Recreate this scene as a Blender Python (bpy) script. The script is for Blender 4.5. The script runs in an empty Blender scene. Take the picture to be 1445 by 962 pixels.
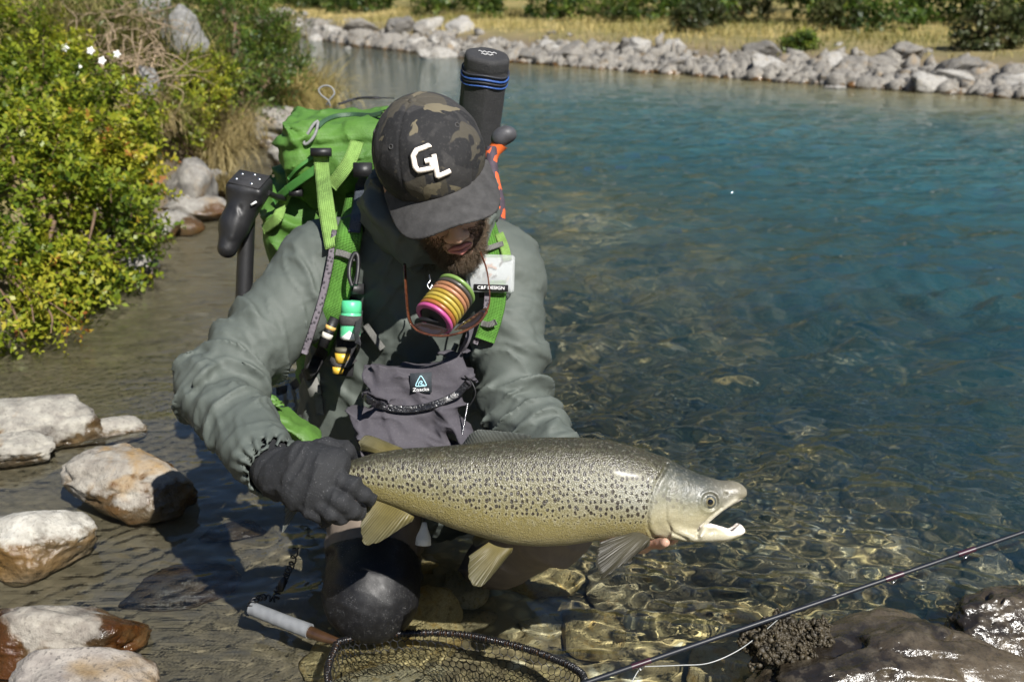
import bpy, bmesh, math, random
import numpy as np
from mathutils import Vector, Matrix, Quaternion

SC = bpy.context.scene
COL = SC.collection
random.seed(7)

# ------------------------------------------------------------------ camera
CAM_H, PITCH, FOC, IW, IH = 1.05, math.radians(19.2), 1405.0, 1445.0, 962.0
cam = bpy.data.cameras.new('camera')
cam_o = bpy.data.objects.new('camera', cam)
COL.objects.link(cam_o)
cam_o.location = (0, 0, CAM_H)
cam_o.rotation_euler = (math.pi / 2 - PITCH, 0, 0)
cam.sensor_width = 36.0
cam.lens = FOC / IW * 36.0
cam.clip_start = 0.05
cam.clip_end = 2000
cam.dof.use_dof = True
cam.dof.focus_distance = 1.47
cam.dof.aperture_fstop = 6.3
SC.camera = cam_o

# ------------------------------------------------------------------ sky + sun
SUN_DIR = Vector((-0.50, 0.86, 0))           # horizontal travel of the light
SUN_EL = math.radians(45)
world = bpy.data.worlds.new('World')
SC.world = world
world.use_nodes = True
_nt = world.node_tree
_sky = _nt.nodes.new('ShaderNodeTexSky')
_sky.sky_type = 'NISHITA'
_sky.sun_disc = False
_sky.sun_elevation = SUN_EL
_sky.sun_rotation = math.atan2(-SUN_DIR.x, -SUN_DIR.y)
_sky.altitude = 1200
_sky.air_density = 0.9
_sky.dust_density = 0.0
_sky.ozone_density = 3.0
_nt.links.new(_sky.outputs[0], _nt.nodes['Background'].inputs[0])
_nt.nodes['Background'].inputs[1].default_value = 0.066
sun = bpy.data.lights.new('sun', 'SUN')
sun.energy = 5.0
sun.angle = math.radians(0.53)
sun.color = (1.0, 0.96, 0.90)
sun.cycles.is_caustics_light = True
sun_o = bpy.data.objects.new('sun', sun)
COL.objects.link(sun_o)
_d = Vector((SUN_DIR.x, SUN_DIR.y, 0)).normalized() * math.cos(SUN_EL)
_d.z = -math.sin(SUN_EL)
sun_o.rotation_euler = _d.to_track_quat('-Z', 'Y').to_euler()
sun_o.location = (2, -3, 6)

SC.view_settings.view_transform = 'Standard'
SC.view_settings.look = 'None'
SC.view_settings.exposure = 0.88
SC.view_settings.gamma = 1.0
SC.cycles.use_denoising = True
SC.cycles.max_bounces = 8
SC.cycles.diffuse_bounces = 2
SC.cycles.glossy_bounces = 3
SC.cycles.transmission_bounces = 6
SC.cycles.transparent_max_bounces = 8
SC.cycles.sample_clamp_indirect = 6.0
SC.cycles.use_adaptive_sampling = True
SC.cycles.adaptive_threshold = 0.025

# ------------------------------------------------------------------ numpy helpers
def A(*v): return np.array(v, dtype=np.float64)

_c, _s = math.cos(PITCH), math.sin(PITCH)
CF, CU, CR = A(0, _c, -_s), A(0, _s, _c), A(1, 0, 0)     # camera forward, up, right
CO = A(0, 0, CAM_H)

def ray(px, py):
    return CF + CR * ((px - IW / 2) / FOC) - CU * ((py - IH / 2) / FOC)

def U(px, py, d):
    """world point seen at a photo position, at distance d along the view axis"""
    return CO + ray(px, py) * d

def G(px, py, z=0.0):
    """point of the level z seen at a photo position"""
    r = ray(px, py)
    return CO + r * ((z - CAM_H) / r[2])

_NT = np.random.default_rng(99).uniform(-1, 1, 64 ** 3).astype(np.float32)

def noise(P, seed=0):
    """value noise from a tiled random lattice"""
    P = np.asarray(P, dtype=np.float32) + np.float32((seed * 7.319) % 61.0)
    fl = np.floor(P)
    f = P - fl
    u = f * f * (3 - 2 * f)
    I = fl.astype(np.int32)
    x0 = (I[..., 0] & 63) << 12; x1 = ((I[..., 0] + 1) & 63) << 12
    y0 = (I[..., 1] & 63) << 6; y1 = ((I[..., 1] + 1) & 63) << 6
    z0 = I[..., 2] & 63; z1 = (I[..., 2] + 1) & 63
    ux, uy, uz = u[..., 0], u[..., 1], u[..., 2]
    T = _NT
    a = T[x0 + y0 + z0]; a = a + (T[x1 + y0 + z0] - a) * ux
    b = T[x0 + y1 + z0]; b = b + (T[x1 + y1 + z0] - b) * ux
    c = T[x0 + y0 + z1]; c = c + (T[x1 + y0 + z1] - c) * ux
    d = T[x0 + y1 + z1]; d = d + (T[x1 + y1 + z1] - d) * ux
    a = a + (b - a) * uy; c = c + (d - c) * uy
    return (a + (c - a) * uz).astype(np.float64)

def fbm(P, oct=4, seed=0, gain=0.5, lac=2.03):
    P = np.asarray(P, dtype=np.float64)
    a, s, t = 1.0, 0, 0
    for i in range(oct):
        s = s + a * noise(P, seed + i * 17)
        t += a
        a *= gain
        P = P * lac + 3.7
    return s / t

def ridged(P, oct=3, seed=0):
    P = np.asarray(P, dtype=np.float64)
    a, s, t = 1.0, 0, 0
    for i in range(oct):
        s = s + a * (1 - np.minimum(1, np.abs(noise(P, seed + i * 31)) * 1.9))
        t += a
        a *= 0.5
        P = P * 2.1 + 1.3
    return s / t

def sstep(a, b, x):
    t = np.clip((x - a) / (b - a), 0, 1)
    return t * t * (3 - 2 * t)

def lerpn(x, xs, ys): return np.interp(x, xs, ys)

def unit(v):
    v = np.asarray(v, dtype=np.float64)
    return v / max(1e-12, np.linalg.norm(v))

# ---- signed distance primitives
def cap(P, a, b, ra, rb):
    a, b = np.asarray(a), np.asarray(b)
    ab = b - a
    L2 = ab @ ab; pa = P - a; k = pa @ ab
    h = np.clip(k / L2, 0, 1)
    d2 = np.einsum('ij,ij->i', pa, pa) - 2 * h * k + h * h * L2
    return np.sqrt(np.maximum(d2, 0)) - (ra + (rb - ra) * h)

def ell(P, c, r, R=None):
    q = P - np.asarray(c)
    if R is not None: q = q @ R
    r = np.asarray(r)
    q = q / r; k0 = np.sqrt(np.einsum('ij,ij->i', q, q)); q = q / r
    k1 = np.sqrt(np.einsum('ij,ij->i', q, q)) + 1e-9
    return k0 * (k0 - 1) / k1

def rbox(P, c, half, rad, R=None):
    q = P - np.asarray(c)
    if R is not None: q = q @ R
    q = np.abs(q) - (np.asarray(half) - rad)
    return np.linalg.norm(np.maximum(q, 0), axis=1) + np.minimum(q.max(axis=1), 0) - rad

def smin(a, b, k):
    h = np.clip(0.5 + 0.5 * (b - a) / k, 0, 1)
    return b + (a - b) * h - k * h * (1 - h)

def frame(zaxis, xhint):
    z = unit(zaxis)
    x = np.asarray(xhint, dtype=np.float64)
    x = unit(x - z * (x @ z))
    return np.stack([x, np.cross(z, x), z], axis=1)          # columns = axes

# ---- naive surface nets
def sdf_mesh(f, lo, hi, h, slack=1.6):
    lo, hi = np.asarray(lo, float), np.asarray(hi, float)
    B = 4
    nb = np.ceil((hi - lo) / (h * B)).astype(int) + 1
    n = nb * B
    cx = [lo[i] + (np.arange(nb[i]) * B + (B - 1) / 2) * h for i in range(3)]
    C = np.stack(np.meshgrid(*cx, indexing='ij'), -1).reshape(-1, 3)
    fc = f(C)
    act = np.abs(fc) < B * h * slack
    V = np.repeat(np.repeat(np.repeat(fc.reshape(nb), B, 0), B, 1), B, 2)
    off = np.stack(np.meshgrid(np.arange(B), np.arange(B), np.arange(B), indexing='ij'), -1).reshape(-1, 3)
    ai = np.stack(np.unravel_index(np.nonzero(act)[0], nb), -1)
    gi = (ai[:, None, :] * B + off[None]).reshape(-1, 3)
    out = np.empty(len(gi))
    for s in range(0, len(gi), 400000):
        out[s:s + 400000] = f(lo + gi[s:s + 400000] * h)
    V[gi[:, 0], gi[:, 1], gi[:, 2]] = out
    S = V < 0
    cs = [S[a:n[0] - 1 + a, b:n[1] - 1 + b, c:n[2] - 1 + c] for a in (0, 1) for b in (0, 1) for c in (0, 1)]
    cnt = sum(x.astype(np.int8) for x in cs)
    mask = (cnt > 0) & (cnt < 8)
    ci = np.stack(np.nonzero(mask), -1)
    idx = -np.ones(mask.shape, dtype=np.int64)
    idx[mask] = np.arange(len(ci))
    co = np.array([(a, b, c) for a in (0, 1) for b in (0, 1) for c in (0, 1)])
    cv = np.stack([V[ci[:, 0] + o[0], ci[:, 1] + o[1], ci[:, 2] + o[2]] for o in co], 1)
    acc = np.zeros((len(ci), 3)); k = np.zeros(len(ci))
    for i in range(8):
        for j in range(i + 1, 8):
            if np.abs(co[i] - co[j]).sum() == 1:
                va, vb = cv[:, i], cv[:, j]
                m = (va < 0) != (vb < 0)
                t = np.where(m, va / np.where(m, va - vb, 1), 0)
                acc += np.where(m[:, None], co[i] + t[:, None] * (co[j] - co[i]), 0)
                k += m
    verts = lo + (ci + acc / k[:, None]) * h
    quads = []
    for ax in range(3):
        a, b = [(1, 2), (2, 0), (0, 1)][ax]
        sl0 = [slice(1, n[i] - 1) for i in range(3)]; sl1 = list(sl0)
        sl0[ax] = slice(0, n[ax] - 1); sl1[ax] = slice(1, n[ax])
        s0, s1 = S[tuple(sl0)], S[tuple(sl1)]
        e = np.stack(np.nonzero(s0 != s1), -1)
        fl = s0[e[:, 0], e[:, 1], e[:, 2]]
        base = e.copy()
        for i in range(3):
            if i != ax: base[:, i] += 1
        def cell(da, db):
            q = base.copy(); q[:, a] -= da; q[:, b] -= db
            return idx[q[:, 0], q[:, 1], q[:, 2]]
        q = np.stack([cell(1, 1), cell(0, 1), cell(0, 0), cell(1, 0)], 1)
        q[~fl] = q[~fl][:, ::-1]
        quads.append(q)
    Q = np.concatenate(quads)
    Q = Q[(Q >= 0).all(1)]
    return verts, Q

# ---- mesh / object helpers
def mesh_np(name, V, F, smooth=True):
    """F: (n,3) or (n,4) index array or list of such arrays"""
    if not isinstance(F, (list, tuple)): F = [F]
    F = [np.asarray(x) for x in F if len(x)]
    me = bpy.data.meshes.new(name)
    V = np.ascontiguousarray(V, dtype=np.float32)
    me.vertices.add(len(V)); me.vertices.foreach_set('co', V.ravel())
    nl = sum(x.size for x in F)
    me.loops.add(nl)
    me.loops.foreach_set('vertex_index', np.concatenate([x.ravel() for x in F]).astype(np.int32))
    sizes = np.concatenate([np.full(len(x), x.shape[1], dtype=np.int32) for x in F])
    me.polygons.add(len(sizes))
    me.polygons.foreach_set('loop_start', (np.cumsum(sizes) - sizes).astype(np.int32))
    me.update(calc_edges=True)
    me.validate()
    if smooth: me.shade_smooth()
    return me

def attr(me, name, vals):
    a = me.attributes.new(name, 'FLOAT', 'POINT')
    a.data.foreach_set('value', np.ascontiguousarray(vals, dtype=np.float32))

def add(name, me, m=None, parent=None, label=None, cat=None, group=None, kind=None, recv=False, loc=None):
    o = bpy.data.objects.new(name, me)
    COL.objects.link(o)
    if loc is not None: o.location = loc
    if m is not None and me is not None:
        me.materials.clear(); me.materials.append(m)
    if parent is not None: o.parent = parent
    if label: o['label'] = label
    if cat: o['category'] = cat
    if group: o['group'] = group
    if kind: o['kind'] = kind
    if recv: o.cycles.is_caustics_receiver = True
    return o

def empty(name, loc, label, cat, group=None):
    o = bpy.data.objects.new(name, None)
    COL.objects.link(o)
    o.location = loc
    o.empty_display_size = 0.05
    o['label'] = label; o['category'] = cat
    if group: o['group'] = group
    return o

class MB:
    """collects several shapes into one mesh, world coordinates"""
    def __init__(s): s.V = []; s.F3 = []; s.F4 = []; s.n = 0
    def add(s, V, F):
        V = np.asarray(V, float); F = np.asarray(F)
        (s.F3 if F.shape[1] == 3 else s.F4).append(F + s.n)
        s.V.append(V); s.n += len(V)
    def tube(s, pts, r, seg=8, closed=False, caps=True, flat=None):
        pts = np.asarray(pts, float); n = len(pts)
        r = np.broadcast_to(np.asarray(r, float), (n,)).copy()
        T = np.gradient(pts, axis=0) if not closed else np.roll(pts, -1, 0) - np.roll(pts, 1, 0)
        T /= np.linalg.norm(T, axis=1)[:, None] + 1e-12
        up = A(0, 0, 1) if abs(T[0] @ A(0, 0, 1)) < .9 else A(1, 0, 0)
        N = unit(up - T[0] * (up @ T[0])); rings = []
        th = np.arange(seg) * 2 * np.pi / seg
        for i in range(n):
            N = unit(N - T[i] * (N @ T[i])); Bn = np.cross(T[i], N)
            rings.append(pts[i] + r[i] * (np.cos(th)[:, None] * N + np.sin(th)[:, None] * Bn))
        V = np.concatenate(rings)
        F = []
        for i in range(n if closed else n - 1):
            a, b = i * seg, ((i + 1) % n) * seg
            for k in range(seg):
                k2 = (k + 1) % seg
                F.append((a + k, a + k2, b + k2, b + k))
        s.add(V, F)
        if caps and not closed:
            for end, rev in ((0, True), (n - 1, False)):
                c = s.n
                ring = rings[end]
                s.add(np.vstack([ring, pts[end]]), [((k, (k + 1) % seg, seg) if not rev else ((k + 1) % seg, k, seg)) for k in range(seg)])
        return s
    def box(s, c, half, R=None):
        c = np.asarray(c, float); half = np.asarray(half, float)
        V = np.array([(x, y, z) for x in (-1, 1) for y in (-1, 1) for z in (-1, 1)], float) * half
        if R is not None: V = V @ np.asarray(R).T
        s.add(V + c, [(0, 1, 3, 2), (4, 6, 7, 5), (0, 4, 5, 1), (2, 3, 7, 6), (0, 2, 6, 4), (1, 5, 7, 3)])
        return s
    def ribbon(s, pts, w, thick, nrm, taper=None):
        """strap: rectangular section swept along pts, width across, nrm = facing"""
        pts = np.asarray(pts, float); n = len(pts)
        w = np.broadcast_to(np.asarray(w, float), (n,))
        T = np.gradient(pts, axis=0); T /= np.linalg.norm(T, axis=1)[:, None] + 1e-12
        nr = np.asarray(nrm, float)
        if nr.ndim == 1: nr = np.tile(nr, (n, 1))
        V = []
        for i in range(n):
            Nn = unit(nr[i] - T[i] * (nr[i] @ T[i])); W = np.cross(T[i], Nn)
            for sx, sy in ((-1, -1), (1, -1), (1, 1), (-1, 1)):
                V.append(pts[i] + W * sx * w[i] / 2 + Nn * sy * thick / 2)
        F = []
        for i in range(n - 1):
            a, b = 4 * i, 4 * i + 4
            for k in range(4):
                F.append((a + k, b + k, b + (k + 1) % 4, a + (k + 1) % 4))
        F.append((0, 1, 2, 3)); e = 4 * (n - 1); F.append((e + 3, e + 2, e + 1, e))
        s.add(V, F)
        return s
    def lathe(s, c, axis, prof, seg=24):
        """prof = [(distance along axis, radius)...]"""
        R = frame(axis, A(1, 0.3, 0.2)); th = np.arange(seg) * 2 * np.pi / seg
        V = []
        for t, r in prof:
            for k in th: V.append(np.asarray(c) + R @ A(r * math.cos(k), r * math.sin(k), t))
        F = []
        for i in range(len(prof) - 1):
            for k in range(seg):
                a = i * seg + k; b = i * seg + (k + 1) % seg
                F.append((a, b, b + seg, a + seg))
        s.add(V, F)
        return s
    def mesh(s, name, smooth=True, bevel=None):
        F = []
        if s.F3: F.append(np.concatenate(s.F3))
        if s.F4: F.append(np.concatenate(s.F4))
        return mesh_np(name, np.concatenate(s.V), F, smooth)

def spline(pts, n):
    """Catmull-Rom through pts"""
    p = np.asarray(pts, float)
    p = np.vstack([2 * p[0] - p[1], p, 2 * p[-1] - p[-2]])
    m = len(p) - 3
    out = []
    for t in np.linspace(0, m - 1e-9, n):
        i = int(t); u = t - i
        a, b, c, d = p[i], p[i + 1], p[i + 2], p[i + 3]
        out.append(0.5 * ((2 * b) + (-a + c) * u + (2 * a - 5 * b + 4 * c - d) * u * u + (-a + 3 * b - 3 * c + d) * u ** 3))
    return np.array(out)

def rebase(me, o):
    """world-space mesh -> local space of object at o.location"""
    me.transform(Matrix.Translation(-Vector(o.location)))
    return me

def part(name, me, m, parent, label=None, kind=None, recv=False, sub=None):
    """world-space mesh as a child of parent (an Empty/mesh placed by location only)"""
    o = add(name, me, m, None, label, None, None, kind, recv)
    o.parent = parent
    if parent.parent is None and parent.type == 'EMPTY': o.matrix_parent_inverse = parent.matrix_basis.inverted()
    return o

# ------------------------------------------------------------------ node helpers
class NT:
    def __init__(s, name):
        s.m = bpy.data.materials.new(name); s.m.use_nodes = True
        s.t = s.m.node_tree; s.b = s.t.nodes['Principled BSDF']; s.out = s.t.nodes['Material Output']
    def n(s, typ, **kw):
        nd = s.t.nodes.new('ShaderNode' + typ)
        for k, v in kw.items():
            if k in ('op', 'operation'): nd.operation = v
            elif hasattr(nd, k) and not k[0].isupper(): setattr(nd, k, v)
        return nd
    def l(s, a, b): s.t.links.new(a, b)
    def coord(s, out='Object'): return s.n('TexCoord').outputs[out]
    def geo(s, out='Position'): return s.n('NewGeometry').outputs[out]
    def mapping(s, v, scale=(1, 1, 1), rot=(0, 0, 0), loc=(0, 0, 0)):
        m = s.n('Mapping'); s.l(v, m.inputs[0])
        m.inputs['Scale'].default_value = scale; m.inputs['Rotation'].default_value = rot; m.inputs['Location'].default_value = loc
        return m.outputs[0]
    def noise(s, v, scale, detail=4, rough=.55, dist=0.0, out=0):
        nd = s.n('TexNoise'); s.l(v, nd.inputs['Vector'])
        nd.inputs['Scale'].default_value = scale; nd.inputs['Detail'].default_value = detail
        nd.inputs['Roughness'].default_value = rough; nd.inputs['Distortion'].default_value = dist
        return nd.outputs[out]
    def vor(s, v, scale, feature='F1', out='Distance', rnd=1.0):
        nd = s.n('TexVoronoi'); nd.feature = feature; s.l(v, nd.inputs['Vector'])
        nd.inputs['Scale'].default_value = scale; nd.inputs['Randomness'].default_value = rnd
        return nd.outputs[out]
    def math(s, op, a, b=None, c=None, clamp=False):
        nd = s.n('Math'); nd.operation = op; nd.use_clamp = clamp
        for i, x in enumerate((a, b, c)):
            if x is None: continue
            if isinstance(x, (int, float)): nd.inputs[i].default_value = x
            else: s.l(x, nd.inputs[i])
        return nd.outputs[0]
    def rng(s, v, a, b, c=0.0, d=1.0, smooth=False):
        nd = s.n('MapRange'); nd.clamp = True
        if smooth: nd.interpolation_type = 'SMOOTHSTEP'
        s.l(v, nd.inputs[0])
        for i, x in enumerate((a, b, c, d)): nd.inputs[i + 1].default_value = x
        return nd.outputs[0]
    def ramp(s, v, stops, interp='LINEAR'):
        nd = s.n('ValToRGB'); s.l(v, nd.inputs[0]); r = nd.color_ramp; r.interpolation = interp
        while len(r.elements) < len(stops): r.elements.new(.5)
        for e, (p, c) in zip(r.elements, stops):
            e.position = p; e.color = (*c, 1) if len(c) == 3 else c
        return nd.outputs[0]
    def mix(s, f, a, b, blend='MIX'):
        nd = s.n('Mix'); nd.data_type = 'RGBA'; nd.blend_type = blend
        for i, x in ((0, f), (6, a), (7, b)):
            if isinstance(x, (int, float)): nd.inputs[i].default_value = x
            elif isinstance(x, tuple): nd.inputs[i].default_value = (*x, 1)
            else: s.l(x, nd.inputs[i])
        return nd.outputs[2]
    def attr(s, name, out='Fac'):
        nd = s.n('Attribute'); nd.attribute_name = name
        return nd.outputs[out]
    def sep(s, v):
        nd = s.n('SeparateXYZ'); s.l(v, nd.inputs[0]); return nd.outputs
    def comb(s, x, y, z):
        nd = s.n('CombineXYZ')
        for i, q in enumerate((x, y, z)):
            if isinstance(q, (int, float)): nd.inputs[i].default_value = q
            else: s.l(q, nd.inputs[i])
        return nd.outputs[0]
    def ridge(s, v, scale, detail=3, dist=0.3):
        nd = s.n('TexNoise'); nd.noise_type = 'RIDGED_MULTIFRACTAL'; s.l(v, nd.inputs['Vector'])
        nd.inputs['Scale'].default_value = scale; nd.inputs['Detail'].default_value = detail; nd.inputs['Distortion'].default_value = dist
        return nd.outputs[0]
    def bump(s, h, strength=.3, dist=.01, normal=None):
        nd = s.n('Bump'); s.l(h, nd.inputs['Height']); nd.inputs['Strength'].default_value = strength; nd.inputs['Distance'].default_value = dist
        if normal is not None: s.l(normal, nd.inputs['Normal'])
        return nd.outputs[0]
    def set(s, **kw):
        for k, v in kw.items():
            k = {'base': 'Base Color', 'rough': 'Roughness', 'metal': 'Metallic', 'spec': 'Specular IOR Level', 'trans': 'Transmission Weight',
                 'normal': 'Normal', 'alpha': 'Alpha', 'ior': 'IOR', 'coat': 'Coat Weight', 'coatr': 'Coat Roughness', 'sss': 'Subsurface Weight',
                 'sheen': 'Sheen Weight'}.get(k, k)
            i = s.b.inputs[k]
            if isinstance(v, (int, float)): i.default_value = v
            elif isinstance(v, tuple): i.default_value = (*v, 1) if len(v) == 3 else v
            else: s.l(v, i)
        return s

def simple(name, col, rough=.6, var=.12, scale=30, bump=.15, bdist=.002, metal=0, spec=.5, coat=0, detail=4):
    """one colour with grain: brightness noise plus fine relief"""
    t = NT(name); v = t.coord()
    nz = t.noise(v, scale, detail)
    lo = tuple(c * (1 - var) for c in col); hi = tuple(min(1, c * (1 + var)) for c in col)
    t.set(base=t.ramp(nz, [(.3, lo), (.7, hi)]), rough=rough, metal=metal, spec=spec, coat=coat)
    if bump: t.set(normal=t.bump(t.noise(v, scale * 3, 3), bump, bdist))
    return t.m

# ================================================================== land and water
FAR = [(-40, 84), (-14, 46), (-6.2, 29.5), (-3.4, 22.6), (-0.26, 17.4), (2.7, 14.1), (5.6, 11.1), (9, 7.8), (16, 2), (40, -18)]
LEFT = [(-2.3, -6), (-2.1, 0), (-1.85, 2.2), (-1.72, 3.1), (-1.58, 3.8), (-1.62, 4.4), (-1.66, 5.1), (-1.85, 6.5), (-2.15, 8.4), (-2.5, 11), (-3.2, 14.6), (-5.6, 22), (-13, 36), (-40, 68)]

def left_x(y): return lerpn(y, [p[1] for p in LEFT], [p[0] for p in LEFT])
def far_s(X, Y):
    """signed distance-like: >0 on the river side of the far shoreline"""
    fx = np.array([p[0] for p in FAR]); fy = np.array([p[1] for p in FAR])
    return (np.interp(X, fx, fy) - Y) * 0.70

def land_z(X, Y):
    X = np.asarray(X, float); Y = np.asarray(Y, float)
    P = np.stack([X, Y, 0 * X], -1)
    nz = fbm(P * 2.3, 3, 5) * .5 + fbm(P * 9, 2, 9) * .12
    dep = lerpn(X, [-2.2, -1.2, -0.75, -0.45, -0.15, 0.3, 0.8, 1.5, 3, 6], [.05, .03, .04, .065, .09, .13, .20, .34, .8, 1.5])
    dep = dep + np.clip(Y - 1.7, 0, 1.6) * lerpn(X, [-2, -1, 0, 1], [.045, .05, .07, .10]) + np.clip(Y - 3.3, 0, 6) * lerpn(X, [-2.5, -1.2, 0, 1], [.03, .05, .13, .13])
    z = -dep * (1 + .35 * nz) - .004 * fbm(P * 30, 2, 3)
    z = np.maximum(z, -2.0)
    # far bank
    s = far_s(X, Y) + .35 * fbm(P * .6, 2, 21)
    zb = np.where(s > 0, -.28 * s, np.minimum(-s * .17, .34 + (-s) * .028 - .0) )
    zb = np.where(s < -2, .34 + np.clip((-s - 2) * .030, 0, .55) + .06 * fbm(P * .5, 3, 8), zb)
    zb = zb + np.clip(-s - 14, 0, 300) * .16
    z = np.maximum(z, zb)
    # near left bank
    e = left_x(Y) - X + .12 * fbm(P * 1.7, 3, 31)
    zl = np.where(e > 0, .50 * (1 - np.exp(-np.maximum(e, 0) / .30)) + .26 * np.maximum(e, 0) ** .8, e * .45)
    zl = zl + np.where(e > 0, .05 * fbm(P * 3.1, 3, 12), 0)
    z = np.maximum(z, np.where(e > -.5, zl, -9))
    return z

def axis_pts(lo, hi, fine_lo, fine_hi, step, grow):
    c = list(np.arange(fine_lo, fine_hi, step)); s = step; x = c[-1]
    while x < hi: s *= grow; x += s; c.append(x)
    s = step; x = c[0]; pre = []
    while x > lo: s *= grow; x -= s; pre.append(x)
    return np.array(pre[::-1] + c)

def grid_mesh(name, xs, ys, zf):
    X, Y = np.meshgrid(xs, ys)
    Z = zf(X, Y)
    V = np.stack([X.ravel(), Y.ravel(), Z.ravel()], 1)
    i = np.arange(X.size).reshape(X.shape)
    F = np.stack([i[:-1, :-1], i[:-1, 1:], i[1:, 1:], i[1:, :-1]], -1).reshape(-1, 4)
    return mesh_np(name, V, F), V

# ---- ground sheet: river bed, banks and the land behind, out to the horizon
def m_ground():
    t = NT('ground_mat'); p = t.geo(); s = t.sep(p)
    n1 = t.noise(p, 2.2, 5); n2 = t.noise(p, 40, 4); n3 = t.noise(p, 9, 4)
    sand = t.mix(n3, (.15, .118, .076), (.23, .185, .122))
    sand = t.mix(t.rng(n2, .3, .75), sand, (.14, .115, .075))
    wp = t.n('VectorMath'); wp.operation = 'MULTIPLY_ADD'; t.l(t.noise(p, 14, 3, out=1), wp.inputs[0]); wp.inputs[1].default_value = (.05, .05, .05); t.l(p, wp.inputs[2]); p2 = wp.outputs[0]
    peb = t.vor(p2, 30, out='Color'); pebd = t.vor(p2, 30)
    pc = t.ramp(t.sep(peb)[0], [(0, (.30, .24, .12)), (.35, (.47, .37, .17)), (.6, (.58, .46, .21)), (.85, (.54, .48, .31)), (1, (.64, .58, .42))])
    pc = t.mix(t.rng(pebd, .25, .55), pc, (.22, .17, .085))
    cob = t.rng(t.math('ADD', s[0], t.math('MULTIPLY', t.math('SUBTRACT', n1, .5), 1.4)), -.35, .25)
    bed = t.mix(cob, sand, pc)
    grass = t.mix(n3, (.20, .16, .055), (.10, .105, .03))
    grass = t.mix(t.rng(n1, .45, .7), grass, (.29, .225, .09))
    soil = t.mix(n2, (.10, .078, .05), (.17, .135, .09))
    h = t.math('ADD', s[2], t.math('MULTIPLY', t.math('SUBTRACT', n3, .5), .12))
    c = t.mix(t.rng(h, -.02, .06), bed, soil)
    c = t.mix(t.rng(h, .2, .4), c, grass)
    t.set(base=c, rough=t.rng(h, .0, .08, .45, .95), spec=.3,
          normal=t.bump(t.math('ADD', t.math('MULTIPLY', t.math('SUBTRACT', 1, pebd), cob), t.math('MULTIPLY', n2, .35)), .5, .012))
    return t.m

xs = axis_pts(-260, 260, -2.6, 3.4, .03, 1.06)
ys = axis_pts(-30, 420, .4, 6.0, .03, 1.045)
me, GV = grid_mesh('ground', xs, ys, land_z)
ground = add('river_bed', me, m_ground(), kind='structure', recv=True)

# ---- water sheet
def wave_z(X, Y, sx, sy):
    rg = np.random.default_rng(11)
    P = np.stack([X, Y, 0 * X], -1)
    wx = X + .10 * fbm(P * 1.6, 2, 41); wy = Y + .10 * fbm(P * 1.6 + 9, 2, 42)
    amp = lerpn(X, [-2, -.9, -.35, .3, 1.2], [.12, .10, .30, .66, .78]) * (.55 + .9 * sstep(-.5, .55, fbm(P * .9, 3, 44)))
    amp = amp * (.60 + .40 * sstep(1.1, 2.2, Y) + .95 * sstep(1.9, 3.2, Y) * sstep(-1.0, .2, X))
    Z = np.zeros_like(X)
    sp = np.maximum(sx, sy)
    for i in range(64):
        lam = .024 * (18 ** rg.random())
        th = rg.normal(1.5, .42) if i % 3 else rg.normal(.9, 1.1); k = 2 * math.pi / lam; ph = rg.random() * 6.28
        st = .0052 * (lam / .12) ** -.30
        fade = sstep(2.2, 4.5, lam / sp)
        Z += fade * st * lam * np.sin(k * (math.cos(th) * wx + math.sin(th) * wy) + ph) * 1.9
    Z *= amp
    # rings where drips fall off the fish
    for (cx, cy, a) in DRIPS:
        r = np.hypot(X - cx, (Y - cy))
        Z += a * np.cos(r * 2 * math.pi / .026) * np.exp(-((r - .09) / .07) ** 2) * sstep(0, .03, r)
    return Z

DRIPS = [(*G(895, 850)[:2], .0006), (*G(700, 850)[:2], .0003), (*G(540, 905)[:2], .0004)]

def m_water():
    t = NT('water_mat'); p = t.geo()
    t.t.nodes.remove(t.b)
    s = t.sep(p)
    far = t.rng(s[1], 2.2, 6.5)
    n = t.noise(t.mapping(p, (1.0, 2.3, 1), (0, 0, .25)), 5.0, 5, .6, .4)
    n2 = t.noise(t.mapping(p, (1.0, 2.0, 1), (0, 0, .25)), 1.7, 4, .55, .3)
    hgt = t.math('ADD', t.math('MULTIPLY', n, .5), t.math('MULTIPLY', n2, 1.2))
    bmp = t.n('Bump'); t.l(hgt, bmp.inputs['Height']); bmp.inputs['Distance'].default_value = .13
    t.l(far, bmp.inputs['Strength'])
    gl = t.n('BsdfGlass'); gl.inputs['IOR'].default_value = 1.333; gl.inputs['Roughness'].default_value = 0
    gl.inputs['Color'].default_value = (.94, .985, .975, 1)
    t.l(bmp.outputs[0], gl.inputs['Normal'])
    df = t.n('BsdfDiffuse'); t.l(bmp.outputs[0], df.inputs['Normal'])
    body = t.mix(t.noise(t.mapping(p, (1, 2.4, 1), (0, 0, .3)), .8, 4), (.010, .076, .116), (.026, .116, .132))
    t.l(body, df.inputs['Color'])
    gs = t.n('BsdfGlossy'); gs.inputs['Roughness'].default_value = .03; t.l(bmp.outputs[0], gs.inputs['Normal'])
    fr = t.n('Fresnel'); fr.inputs['IOR'].default_value = 1.333; t.l(bmp.outputs[0], fr.inputs['Normal'])
    deep = t.n('MixShader'); t.l(fr.outputs[0], deep.inputs[0]); t.l(df.outputs[0], deep.inputs[1]); t.l(gs.outputs[0], deep.inputs[2])
    mx = t.n('MixShader'); t.l(t.attr('turbid'), mx.inputs[0]); t.l(gl.outputs[0], mx.inputs[1]); t.l(deep.outputs[0], mx.inputs[2])
    t.l(mx.outputs[0], t.out.inputs['Surface'])
    return t.m

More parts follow.
